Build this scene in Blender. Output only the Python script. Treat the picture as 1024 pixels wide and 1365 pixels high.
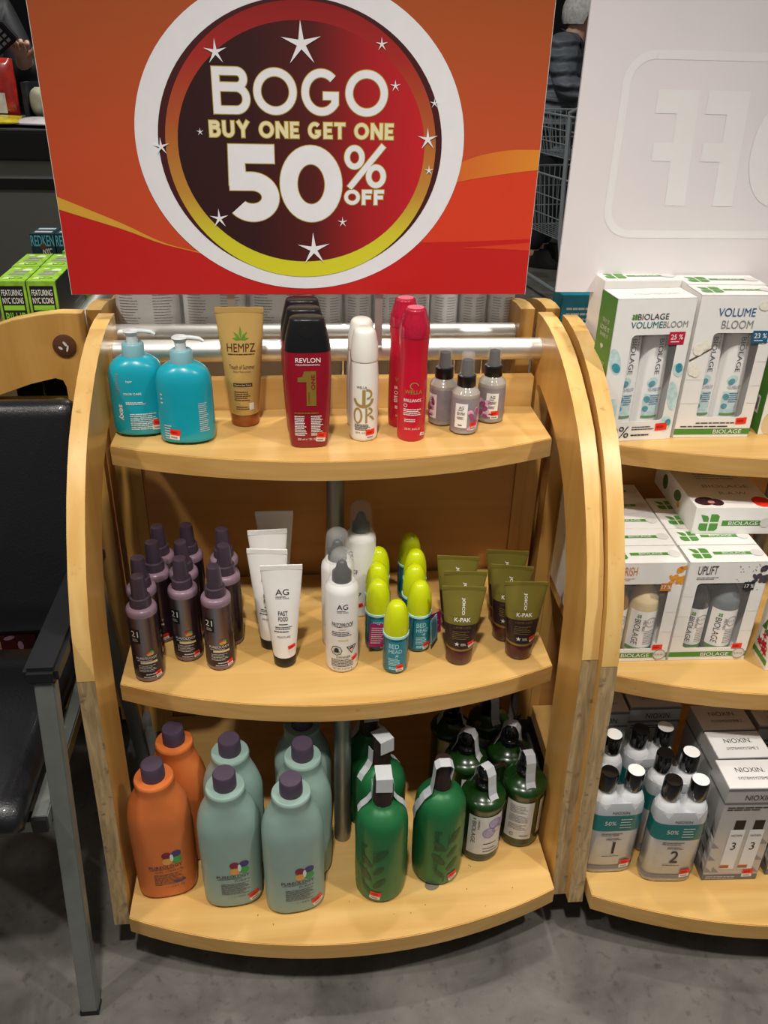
import bpy, bmesh, math, random
from mathutils import Vector, Matrix
R = math.radians
rnd = random.Random(7)
for o in list(bpy.data.objects): bpy.data.objects.remove(o)
scn = bpy.context.scene
C = scn.collection
# ------------------------------------------------------------------ camera
YAW, PITCH, ROLL, FPX = 0.1086, 0.5085, -0.0278, 1129.43
cam_d = bpy.data.cameras.new('camera'); cam = bpy.data.objects.new('camera', cam_d); C.objects.link(cam)
cy, sy, cp, sp = math.cos(YAW), math.sin(YAW), math.cos(PITCH), math.sin(PITCH)
fw = Vector((sy*cp, cy*cp, -sp)); rt = Vector((cy, -sy, 0)); dn = fw.cross(rt)
c_, s_ = math.cos(ROLL), math.sin(ROLL)
r2 = rt*c_ + dn*s_; d2 = rt*(-s_) + dn*c_
m = Matrix((r2, -d2, -fw)).transposed().to_4x4(); m.translation = (-.0548, 0, 1.36)
cam.matrix_world = m
cam_d.sensor_fit = 'HORIZONTAL'; cam_d.sensor_width = 36; cam_d.lens = 36*FPX/1024
cam_d.clip_start = .02; cam_d.clip_end = 60
scn.camera = cam
# ------------------------------------------------------------------ world, lights, exposure
w = bpy.data.worlds.new('world'); scn.world = w; w.use_nodes = True
w.node_tree.nodes['Background'].inputs[0].default_value = (1, .97, .93, 1)
w.node_tree.nodes['Background'].inputs[1].default_value = .165
def spot(name, loc, target, power, angle, col, blend=1.0, size=.07):
    d = bpy.data.lights.new(name, 'SPOT'); d.energy = power; d.color = col; d.spot_size = R(angle); d.spot_blend = blend; d.shadow_soft_size = size
    o = bpy.data.objects.new(name, d); C.objects.link(o); o.location = loc
    o.rotation_euler = (Vector(target)-Vector(loc)).to_track_quat('-Z', 'Y').to_euler()
WARM = (1, .945, .87)
spot('track_spot_front', (-.15, -.05, 3.1), (.05, 1.08, .48), 185, 52, WARM)
spot('track_spot_left', (-1.5, .25, 3.0), (-.1, 1.1, .6), 105, 56, WARM)
spot('track_spot_right', (1.4, .0, 3.1), (.6, 1.08, .5), 158, 53, WARM)
spot('track_spot_over_racks', (.35, 1.95, 3.3), (.2, 1.2, .6), 150, 84, WARM, 1, .12)
spot('fill_spot_checkout', (-.8, 1.75, 3.3), (-1.0, 3.0, .85), 120, 60, (1, .96, .9), 1, .12)  # added fill lamp that brightens the counter front
spot('fill_spot_back_aisle', (.1, 3.9, 3.4), (.3, 4.3, 0), 270, 140, (1, .96, .92), 1, .2)  # added fill lamp lifting the people, trolley and groceries at the back
vs = scn.view_settings
vs.view_transform = 'Standard'; vs.look = 'None'; vs.exposure = 0.0; vs.gamma = 1; vs.use_curve_mapping = False
# ------------------------------------------------------------------ materials
def lin(h):
    h = h.lstrip('#'); v = [int(h[i:i+2], 16)/255 for i in (0, 2, 4)]
    return tuple(x/12.92 if x <= .04045 else ((x+.055)/1.055)**2.4 for x in v)+(1,)
MATS = {}
def mat(name, col, rough=.5, metal=0, trans=0, alpha=1, var=.02, scale=40, coat=0, bump=0, ior=1.45):
    """plain procedural material: colour broken up by a fine noise"""
    if name in MATS: return MATS[name]
    m = bpy.data.materials.new(name); m.use_nodes = True; nt = m.node_tree; b = nt.nodes['Principled BSDF']
    b.inputs['Roughness'].default_value = rough; b.inputs['Metallic'].default_value = metal
    b.inputs['Transmission Weight'].default_value = trans; b.inputs['Alpha'].default_value = alpha
    b.inputs['Coat Weight'].default_value = coat; b.inputs['IOR'].default_value = ior
    c = lin(col)
    tc = nt.nodes.new('ShaderNodeTexCoord'); nz = nt.nodes.new('ShaderNodeTexNoise'); nz.inputs['Scale'].default_value = scale
    nz.inputs['Detail'].default_value = 3
    rp = nt.nodes.new('ShaderNodeValToRGB')
    rp.color_ramp.elements[0].position = .3; rp.color_ramp.elements[1].position = .7
    rp.color_ramp.elements[0].color = tuple(x*(1-var) for x in c[:3])+(1,)
    rp.color_ramp.elements[1].color = tuple(min(1, x*(1+var)) for x in c[:3])+(1,)
    nt.links.new(tc.outputs['Object'], nz.inputs['Vector']); nt.links.new(nz.outputs['Fac'], rp.inputs['Fac'])
    nt.links.new(rp.outputs['Color'], b.inputs['Base Color'])
    if bump:
        bp = nt.nodes.new('ShaderNodeBump'); bp.inputs['Strength'].default_value = bump; bp.inputs['Distance'].default_value = .002
        nt.links.new(nz.outputs['Fac'], bp.inputs['Height']); nt.links.new(bp.outputs['Normal'], b.inputs['Normal'])
    MATS[name] = m; return m
def wood(name, c1, c2, scale, rough=.38, contrast=(.35, .68), dirt=None):
    m = bpy.data.materials.new(name); m.use_nodes = True; nt = m.node_tree; b = nt.nodes['Principled BSDF']
    tc = nt.nodes.new('ShaderNodeTexCoord'); mp = nt.nodes.new('ShaderNodeMapping'); mp.inputs['Scale'].default_value = scale
    nz = nt.nodes.new('ShaderNodeTexNoise'); nz.inputs['Scale'].default_value = 1; nz.inputs['Detail'].default_value = 6; nz.inputs['Distortion'].default_value = .8
    rp = nt.nodes.new('ShaderNodeValToRGB'); rp.color_ramp.elements[0].position, rp.color_ramp.elements[1].position = contrast
    rp.color_ramp.elements[0].color = lin(c1); rp.color_ramp.elements[1].color = lin(c2)
    L = nt.links.new
    L(tc.outputs['Object'], mp.inputs['Vector']); L(mp.outputs['Vector'], nz.inputs['Vector']); L(nz.outputs['Fac'], rp.inputs['Fac'])
    out = rp.outputs['Color']
    if dirt:
        n2 = nt.nodes.new('ShaderNodeTexNoise'); n2.inputs['Scale'].default_value = 55; n2.inputs['Detail'].default_value = 4
        r2_ = nt.nodes.new('ShaderNodeValToRGB'); r2_.color_ramp.elements[0].position = dirt[1]; r2_.color_ramp.elements[1].position = dirt[1]+.1
        r2_.color_ramp.elements[0].color = (0, 0, 0, 1); r2_.color_ramp.elements[1].color = (1, 1, 1, 1)
        mx = nt.nodes.new('ShaderNodeMix'); mx.data_type = 'RGBA'
        L(tc.outputs['Object'], n2.inputs['Vector']); L(n2.outputs['Fac'], r2_.inputs['Fac'])
        L(r2_.outputs['Color'], mx.inputs['Factor']); L(out, mx.inputs[6]); mx.inputs[7].default_value = lin(dirt[0]); out = mx.outputs[2]
    L(out, b.inputs['Base Color']); b.inputs['Roughness'].default_value = rough
    bp = nt.nodes.new('ShaderNodeBump'); bp.inputs['Strength'].default_value = .08; bp.inputs['Distance'].default_value = .001
    L(nz.outputs['Fac'], bp.inputs['Height']); L(bp.outputs['Normal'], b.inputs['Normal'])
    MATS[name] = m; return m
wood('maple_x', '#cfa25c', '#dfb771', (2.2, 26, 26), .34)
wood('maple_z', '#c8944b', '#d5a459', (26, 26, 2.0), .30)
wood('maple_edge', '#d3a65e', '#e2bc78', (30, 14, 5), .36, dirt=('#b48f55', .66))
wood('shelf_nosing', '#bf9350', '#cfa565', (3, 30, 60), .4, dirt=('#a5793f', .68))
wood('plywood_worn', '#8a7350', '#b59a6e', (150, 150, 14), .75, (.3, .7), dirt=('#6e6048', .60))
wood('back_veneer', '#c08a4c', '#cf9756', (1.6, 20, 22), .42)
def ramp_mat(name, axis, stops, rough=.35, metal=0, coat=0):
    """colour running along one object axis"""
    m = bpy.data.materials.new(name); m.use_nodes = True; nt = m.node_tree; b = nt.nodes['Principled BSDF']
    tc = nt.nodes.new('ShaderNodeTexCoord'); sx = nt.nodes.new('ShaderNodeSeparateXYZ'); rg = nt.nodes.new('ShaderNodeMapRange')
    rg.inputs['From Min'].default_value = stops[0][0]; rg.inputs['From Max'].default_value = stops[-1][0]
    rp = nt.nodes.new('ShaderNodeValToRGB'); span = stops[-1][0]-stops[0][0]
    el = rp.color_ramp.elements
    while len(el) < len(stops): el.new(.5)
    for e, (p, c) in zip(el, stops): e.position = (p-stops[0][0])/span
    for e, (p, c) in zip(el, stops): e.color = lin(c)
    L = nt.links.new
    L(tc.outputs['Object'], sx.inputs[0]); L(sx.outputs['XYZ'.index(axis)], rg.inputs['Value']); L(rg.outputs['Result'], rp.inputs['Fac']); L(rp.outputs['Color'], b.inputs['Base Color'])
    b.inputs['Roughness'].default_value = rough; b.inputs['Metallic'].default_value = metal; b.inputs['Coat Weight'].default_value = coat
    MATS[name] = m; return m
def floor_mat():
    m = bpy.data.materials.new('concrete_floor'); m.use_nodes = True; nt = m.node_tree; b = nt.nodes['Principled BSDF']; L = nt.links.new
    tc = nt.nodes.new('ShaderNodeTexCoord')
    a = nt.nodes.new('ShaderNodeTexNoise'); a.inputs['Scale'].default_value = 7; a.inputs['Detail'].default_value = 9; a.inputs['Roughness'].default_value = .62; a.inputs['Distortion'].default_value = .5
    ra = nt.nodes.new('ShaderNodeValToRGB'); ra.color_ramp.elements[0].position = .3; ra.color_ramp.elements[1].position = .72
    ra.color_ramp.elements[0].color = lin('#494743'); ra.color_ramp.elements[1].color = lin('#77746e')
    f = nt.nodes.new('ShaderNodeTexNoise'); f.inputs['Scale'].default_value = 60; f.inputs['Detail'].default_value = 5
    rf = nt.nodes.new('ShaderNodeValToRGB'); rf.color_ramp.elements[0].position = .30; rf.color_ramp.elements[1].position = .42
    rf.color_ramp.elements[0].color = lin('#3b3a38'); rf.color_ramp.elements[1].color = (1, 1, 1, 1)
    mx = nt.nodes.new('ShaderNodeMix'); mx.data_type = 'RGBA'; mx.blend_type = 'MULTIPLY'; mx.inputs['Factor'].default_value = .35
    for n in (a, f): L(tc.outputs['Object'], n.inputs['Vector'])
    L(a.outputs['Fac'], ra.inputs['Fac']); L(f.outputs['Fac'], rf.inputs['Fac']); L(ra.outputs['Color'], mx.inputs[6]); L(rf.outputs['Color'], mx.inputs[7])
    L(mx.outputs[2], b.inputs['Base Color'])
    rr = nt.nodes.new('ShaderNodeMapRange'); rr.inputs['To Min'].default_value = .38; rr.inputs['To Max'].default_value = .6
    L(a.outputs['Fac'], rr.inputs['Value']); L(rr.outputs['Result'], b.inputs['Roughness'])
    MATS['floor'] = m
floor_mat()
for n, c in dict(white='#f0eeea', black='#111112', ink='#2b2a2c', gold_ink='#a58a45', grey_ink='#8d8d8f', red_ink='#b3202c', green_ink='#4f8f35', teal_ink='#0d6f72', blue_ink='#1e5f93', pale_ink='#d9d6d2', sticker='#f2331f', sticker_dark='#b01d12', cream='#efe3c6', mid_grey='#77777a').items():
    mat(n, c, .45)
mat('sticker', '#f2331f', .5); mat('paper', '#e6e3dc', .6)
mat('clear_plastic', '#ffffff', .06, trans=1, var=0, ior=1.2)
mat('film', '#ffffff', .08, alpha=.08, var=0); mat('clear_cap', '#e6e6e4', .12, alpha=.17, var=0)
mat('aluminium', '#dedcd6', .40, metal=.9, var=.02)
mat('chrome_dull', '#8f938f', .38, metal=.65, var=.06)
mat('black_plastic', '#141416', .32)
mat('black_gloss', '#101012', .14, coat=.5)
# ------------------------------------------------------------------ mesh helpers
class MB:
    def __init__(s): s.v = []; s.f = []
    def add(s, v, f):
        n = len(s.v); s.v += [tuple(p) for p in v]; s.f += [tuple(i+n for i in q) for q in f]; return s
    def box(s, x0, x1, y0, y1, z0, z1):
        return s.add([(x, y, z) for z in (z0, z1) for y in (y0, y1) for x in (x0, x1)],
                     [(0, 2, 3, 1), (4, 5, 7, 6), (0, 1, 5, 4), (2, 6, 7, 3), (0, 4, 6, 2), (1, 3, 7, 5)])
    def bar(s, a, b, wx, wy, up=(0, 0, 1)):
        a, b = Vector(a), Vector(b); d = (b-a).normalized(); u = d.cross(Vector(up))
        if u.length < 1e-4: u = d.cross(Vector((0, 1, 0)))
        u.normalize(); t = u.cross(d).normalized()
        v = [p+u*sx*wx/2+t*sz*wy/2 for p in (a, b) for sx, sz in ((-1, -1), (1, -1), (1, 1), (-1, 1))]
        return s.add(v, [(0, 3, 2, 1), (4, 5, 6, 7), (0, 1, 5, 4), (1, 2, 6, 5), (2, 3, 7, 6), (3, 0, 4, 7)])
    def tube(s, pts, r, n=10, cap=True):
        pts = [Vector(p) for p in pts]; rings = []; prev = None
        for i, p in enumerate(pts):
            d = (pts[min(i+1, len(pts)-1)]-pts[max(i-1, 0)]).normalized()
            if prev is None: prev = d.orthogonal().normalized()
            u = (prev-d*prev.dot(d)).normalized(); prev = u; t = d.cross(u); rr = r[i] if isinstance(r, (list, tuple)) else r
            rings.append([p+u*rr*math.cos(2*math.pi*k/n)+t*rr*math.sin(2*math.pi*k/n) for k in range(n)])
        return s.loft(rings, cap)
    def loft(s, rings, cap=True, capb=True):
        n = len(rings[0]); v = [p for r in rings for p in r]; f = []
        for i in range(len(rings)-1):
            for k in range(n):
                f.append((i*n+k, i*n+(k+1) % n, (i+1)*n+(k+1) % n, (i+1)*n+k))
        if capb: f.append(tuple(range(n-1, -1, -1)))
        if cap: f.append(tuple((len(rings)-1)*n+k for k in range(n)))
        return s.add(v, f)
    def prism(s, poly, a, b, axis='X'):
        """polygon extruded between a and b along an axis (poly in the two other coordinates)"""
        mk = {'X': lambda t, p: (t, p[0], p[1]), 'Y': lambda t, p: (p[0], t, p[1]), 'Z': lambda t, p: (p[0], p[1], t)}[axis]
        n = len(poly); v = [mk(a, p) for p in poly]+[mk(b, p) for p in poly]
        f = [tuple(range(n)), tuple(range(2*n-1, n-1, -1))]+[(i, i+n, (i+1) % n+n, (i+1) % n) for i in range(n)]
        return s.add(v, f)
    def build(s, name, material, parent=None, smooth=False, angle=38, bevel=0, fix=True):
        me = bpy.data.meshes.new(name); me.from_pydata(s.v, [], s.f); me.update()
        bm = bmesh.new(); bm.from_mesh(me)
        if fix: bmesh.ops.recalc_face_normals(bm, faces=bm.faces)
        if bevel:
            es = [e for e in bm.edges if len(e.link_faces) == 2 and e.calc_face_angle(0) > R(30)]
            bmesh.ops.bevel(bm, geom=es, offset=bevel, segments=2, affect='EDGES', clamp_overlap=True)
        if smooth:
            for f in bm.faces: f.smooth = True
            for e in bm.edges:
                if len(e.link_faces) == 2 and e.calc_face_angle(0) > R(angle): e.smooth = False
        bm.to_mesh(me); bm.free()
        me.materials.append(MATS[material] if isinstance(material, str) else material)
        o = bpy.data.objects.new(name, me); C.objects.link(o); o.parent = parent
        return o
def ring(z, rx, ry=None, n=2.0, seg=36, cx=0, cy=0):
    ry = rx if ry is None else ry; out = []
    for k in range(seg):
        t = 2*math.pi*k/seg; c, s = math.cos(t), math.sin(t)
        out.append((cx+rx*math.copysign(abs(c)**(2/n), c), cy+ry*math.copysign(abs(s)**(2/n), s), z))
    return out
def lathe(prof, seg=36, mb=None, cx=0, cy=0):
    """prof rows (z, rx[, ry[, n]])"""
    return (mb or MB()).loft([ring(p[0], p[1], p[2] if len(p) > 2 else None, p[3] if len(p) > 3 else 2, seg, cx, cy) for p in prof])
def smooth_prof(p, k=4):
    """resample a profile with catmull-rom"""
    q = [tuple(list(r)+([r[1]] if len(r) < 3 else [])+([2.0] if len(r) < 4 else [])) for r in p]; out = []
    for i in range(len(q)-1):
        a, b, c, d = q[max(i-1, 0)], q[i], q[i+1], q[min(i+2, len(q)-1)]
        for j in range(k):
            t = j/k
            out.append(tuple(.5*((2*b[m])+(c[m]-a[m])*t+(2*a[m]-5*b[m]+4*c[m]-d[m])*t*t+(3*b[m]-a[m]-3*c[m]+d[m])*t**3) for m in range(4)))
    out.append(q[-1]); return out
class Surf:
    """front of a lofted body: (u, v) -> point, u = way round the body in metres, v = height"""
    def __init__(s, prof): s.p = [tuple(list(r)+([r[1]] if len(r) < 3 else [])+([2.0] if len(r) < 4 else [])) for r in prof]
    def at(s, v):
        p = s.p
        for a, b in zip(p[:-1], p[1:]):
            if a[0] <= v <= b[0] and b[0] > a[0]:
                t = (v-a[0])/(b[0]-a[0]); return [a[i]+(b[i]-a[i])*t for i in range(4)]
        return p[0] if v < p[0][0] else p[-1]
    def pt(s, u, v, off):
        _, rx, ry, n = s.at(v); rm = max(rx, .004)
        t = u/rm; c, q = math.sin(t), math.cos(t)
        x = rx*math.copysign(abs(c)**(2/n), c); y = -ry*math.copysign(abs(q)**(2/n), q)
        nx, ny = x/max(rx*rx, 1e-6), y/max(ry*ry, 1e-6); l = math.hypot(nx, ny) or 1
        return (x+nx/l*off, y+ny/l*off, v)
class FlatX(Surf):
    """flat wide front: u is plain x"""
    def pt(s, u, v, off):
        _, rx, ry, n = s.at(v); k = min(.999, abs(u)/rx)
        return (u, -ry*(1-k**n)**(1/n)-off, v)
class Plane:
    def __init__(s, o, ux, uv): s.o, s.x, s.y = Vector(o), Vector(ux), Vector(uv); s.n = s.x.cross(s.y).normalized()
    def pt(s, u, v, off): return tuple(s.o+s.x*u+s.y*v+s.n*off)
# 2d print shapes: (verts, faces)
def rect(u0, v0, u1, v1, nx=8, ny=1):
    v = [(u0+(u1-u0)*i/nx, v0+(v1-v0)*j/ny) for j in range(ny+1) for i in range(nx+1)]
    return v, [(j*(nx+1)+i, j*(nx+1)+i+1, (j+1)*(nx+1)+i+1, (j+1)*(nx+1)+i) for j in range(ny) for i in range(nx)]
def disc(u, v, rx, ry=None, n=20, a=0):
    ry = ry or rx; p = [(u+rx*math.cos(t)*math.cos(a)-ry*math.sin(t)*math.sin(a), v+rx*math.cos(t)*math.sin(a)+ry*math.sin(t)*math.cos(a)) for t in [2*math.pi*k/n for k in range(n)]]
    return p+[(u, v)], [(i, (i+1) % n, n) for i in range(n)]
def annulus(u, v, rx, ry, t, n=64, a0=0, a1=360, t2=None):
    t2 = t if t2 is None else t2; full = abs(a1-a0) >= 360; m_ = n if full else n+1; P = []
    for k in range(m_):
        a = R(a0+(a1-a0)*k/n); P += [(u+rx*math.cos(a), v+ry*math.sin(a)), (u+(rx-t)*math.cos(a), v+(ry-t2)*math.sin(a))]
    return P, [(2*k, 2*((k+1) % m_), 2*((k+1) % m_)+1, 2*k+1) for k in range(n)]
def poly(*p): return list(p), [tuple(range(len(p)))]
def star(u, v, r, a=90, q=.22):
    p = []
    for k in range(10):
        rr = r if k % 2 == 0 else r*q; t = R(a+36*k); p.append((u+rr*math.cos(t), v+rr*math.sin(t)))
    return p+[(u, v)], [(i, (i+1) % 10, 10) for i in range(10)]
def lines(u0, v0, u1, v1, n, fill=.5, seed=1, words=True):
    """rows of tiny print"""
    g = random.Random(seed); V, F = [], []; dv = (v1-v0)/n
    for j in range(n):
        y = v1-(j+.5)*dv; x = u0; end = u0+(u1-u0)*g.uniform(.72, 1)
        while x < end:
            wd = (u1-u0)*(g.uniform(.06, .2) if words else 1); e = min(end, x+wd); k = len(V)
            V += [(x, y-dv*fill/2), (e, y-dv*fill/2), (e, y+dv*fill/2), (x, y+dv*fill/2)]; F.append((k, k+1, k+2, k+3)); x = e+(u1-u0)*.018
    return Fine((V, F))
TXT = {}
def text(s, box=None, h=None, at=(0, 0), bold=.0, rot=0, center=True):
    """lettering fitted into box (u0,v0,u1,v1), or of height h centred at a point; rot in degrees"""
    key = (s, bold)
    if key not in TXT:
        cu = bpy.data.curves.new('t', 'FONT'); cu.body = s; cu.resolution_u = 3; cu.offset = bold*.4
        ob = bpy.data.objects.new('t', cu); C.objects.link(ob); dg = bpy.context.evaluated_depsgraph_get()
        me = bpy.data.meshes.new_from_object(ob.evaluated_get(dg))
        V = [(p.co.x, p.co.y) for p in me.vertices]; F = [tuple(f.vertices) for f in me.polygons]
        bpy.data.objects.remove(ob); bpy.data.meshes.remove(me); bpy.data.curves.remove(cu)
        a, b = min(p[0] for p in V), min(p[1] for p in V); TXT[key] = ([(p[0]-a, p[1]-b) for p in V], F)
    V, F = TXT[key]; W_ = max(p[0] for p in V); H_ = max(p[1] for p in V)
    if box:
        u0, v0, u1, v1 = box
        if rot == 0: return [(u0+p[0]/W_*(u1-u0), v0+p[1]/H_*(v1-v0)) for p in V], F
        if rot == -90: return [(u0+p[1]/H_*(u1-u0), v1-p[0]/W_*(v1-v0)) for p in V], F
        return [(u1-p[1]/H_*(u1-u0), v0+p[0]/W_*(v1-v0)) for p in V], F
    k = h/H_; a = R(rot); out = []
    for p in V:
        x, y = (p[0]-(W_/2 if center else 0))*k, (p[1]-H_/2)*k
        out.append((at[0]+x*math.cos(a)-y*math.sin(a), at[1]+x*math.sin(a)+y*math.cos(a)))
    return out, F
class Fine(tuple): pass
APART = {'wash_print', 'cotton_print', 'peony_print', 'flower_print', 'splash_print', 'leaf_print', 'fruit_print', 'petal_print', 'lid_print', 'bottle_print', 'lettering', 'monogram', 'emblem', 'numeral', 'tape_print', 'flower_outline', 'label', 'label_band', 'edge_band', 'side_dots', 'numeral_text', 'plank_print', 'triangle_print'}
def decal(name, surf, material, parent, shapes, off=.0004, thick=0):
    """flat print on a surface; words and motifs come out one by one, rows of tiny print as one"""
    fine = [s for s in shapes if isinstance(s, Fine)]; rest = [s for s in shapes if not isinstance(s, Fine)]
    if rest and (fine or (name in APART and len(rest) > 1)):
        first = None
        for i, s in enumerate(rest) if name in APART else [(0, None)]:
            o = decal_mesh(name, surf, material, parent, rest if s is None else [s], off+(i % 12)*1.6e-5); first = first or o
        if fine: decal_mesh('fine_print', surf, material, parent, fine, off)['kind'] = 'stuff'
        return first
    o = decal_mesh('fine_print' if fine and name == 'lettering' else name, surf, material, parent, shapes, off)
    if fine: o['kind'] = 'stuff'
    return o
def finer(V, F, lim):
    """cut a flat shape up so that it can follow a curved surface"""
    bm = bmesh.new(); vs_ = [bm.verts.new((p[0], p[1], 0)) for p in V]
    for f in F:
        try: bm.faces.new([vs_[i] for i in f])
        except ValueError: pass
    bmesh.ops.triangulate(bm, faces=[f for f in bm.faces if len(f.verts) > 3])
    for _ in range(5):
        es = [e for e in bm.edges if e.calc_length() > lim]
        if not es: break
        bmesh.ops.subdivide_edges(bm, edges=es, cuts=1); bmesh.ops.triangulate(bm, faces=[f for f in bm.faces if len(f.verts) > 3])
    bm.verts.index_update(); out = [(v.co.x, v.co.y) for v in bm.verts], [tuple(v.index for v in f.verts) for f in bm.faces]; bm.free(); return out
def decal_mesh(name, surf, material, parent, shapes, off):
    b = MB()
    if isinstance(surf, Surf): shapes = [finer(*s, .006) if max(max(abs(s[0][i][0]-s[0][f[0]][0]) for i in f) for f in s[1]) > .007 else s for s in shapes]
    for i, (V, F) in enumerate(shapes): b.add([surf.pt(u, v, off+(i % 12)*1.6e-5) for u, v in V], F)
    return b.build(name, material, parent, fix=False)
def empty(name, loc=(0, 0, 0), rz=0, label=None, cat=None, group=None):
    o = bpy.data.objects.new(name, None); C.objects.link(o); o.location = loc; o.rotation_euler = (0, 0, rz); o.empty_display_size = .02
    tag(o, label, cat, group); return o
def tag(o, label=None, cat=None, group=None, kind=None):
    for k, v in (('label', label), ('category', cat), ('group', group), ('kind', kind)):
        if v: o[k] = v
    return o
def dup(o, parent=None):
    c = o.copy(); C.objects.link(c); c.parent = parent
    for ch in list(o.children): dup(ch, c)
    return c
def place(proto, spots, group=None):
    """spots: (x, y, z, rz, label); the first moves the prototype itself"""
    out = []
    for i, (x, y, z, rz, lab) in enumerate(spots): out.append(proto if i == 0 else dup(proto))
    for o, (x, y, z, rz, lab) in zip(out, spots):
        o.location = (x, y, z); o.rotation_euler = (0, 0, rz); o['label'] = lab
        if group: o['group'] = group
    return out
def sticker(surf, parent, u, v, wd=.014, tilt=0, lower=True):
    """red price sticker over a white one"""
    h = wd*.62; a = R(tilt); rot = lambda P: ([(u+(p[0]-u)*math.cos(a)-(p[1]-v)*math.sin(a), v+(p[0]-u)*math.sin(a)+(p[1]-v)*math.cos(a)) for p in P[0]], P[1])
    s = decal('price_sticker', surf, 'sticker', parent, [rot(rect(u-wd/2, v, u+wd/2, v+h, 6, 2))], .0009)
    s['label'] = 'bright red price sticker'
    decal('sticker_print', surf, 'sticker_dark', s, [rot(lines(u-wd*.36, v+h*.3, u+wd*.38, v+h*.7, 1, .8, 3))], .0013)
    if lower:
        decal('price_tag', surf, 'paper', s, [rot(rect(u-wd*.55, v-h*.75, u+wd*.45, v+h*.12, 6, 2))], .0007)
        decal('tag_print', surf, 'grey_ink', s, [rot(lines(u-wd*.4, v-h*.5, u+wd*.3, v-h*.2, 1, .8, 5))], .0011)
    return s
# ------------------------------------------------------------------ setting
o = MB().box(-6, 6, -2.5, 8.5, -.05, 0).build('floor', 'floor'); tag(o, 'grey polished concrete floor with blotches', kind='structure')
mat('dark_wall', '#1c1d20', .8)
o = MB().box(-6, 6, 8.4, 8.5, 0, 3.6).build('wall_back', 'dark_wall'); tag(o, 'dark wall at the back of the store', kind='structure')
# ------------------------------------------------------------------ display units
FRONT = [(1.41, .955), (1.375, .9555), (1.34, .952), (1.30, .944), (1.26, .931), (1.22, .913), (1.17, .885), (1.13, .857), (1.10, .828), (1.07, .793), (1.042, .752), (1.013, .70), (.988, .64), (.972, .57), (.963, .50), (.958, .42), (.950, .31), (.939, .20), (.925, .10), (.922, .078)]
CUT = [(1.043, .078), (1.050, .2), (1.056, .33), (1.062, .46), (1.072, .56), (1.09, .63), (1.12, .695), (1.16, .75), (1.20, .785), (1.25, .815), (1.31, .836), (1.352, .846), (1.364, .842), (1.368, .830)]
Y0 = 1.17
ZS = (.8016, .4612, .1192); YF = (1.2276, 1.0695, .9024); BOW = .072; TH = .033; HW = .35
def shelf_poly(yf, hw=HW, yb=1.366, n=22):
    r = (hw*hw+BOW*BOW)/(2*BOW); p = []
    for k in range(n+1):
        x = -hw+2*hw*k/n; p.append((x, yf-Y0-(math.sqrt(r*r-x*x)-(r-BOW))))
    return p+[(hw, yb-Y0), (-hw, yb-Y0)]
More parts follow.
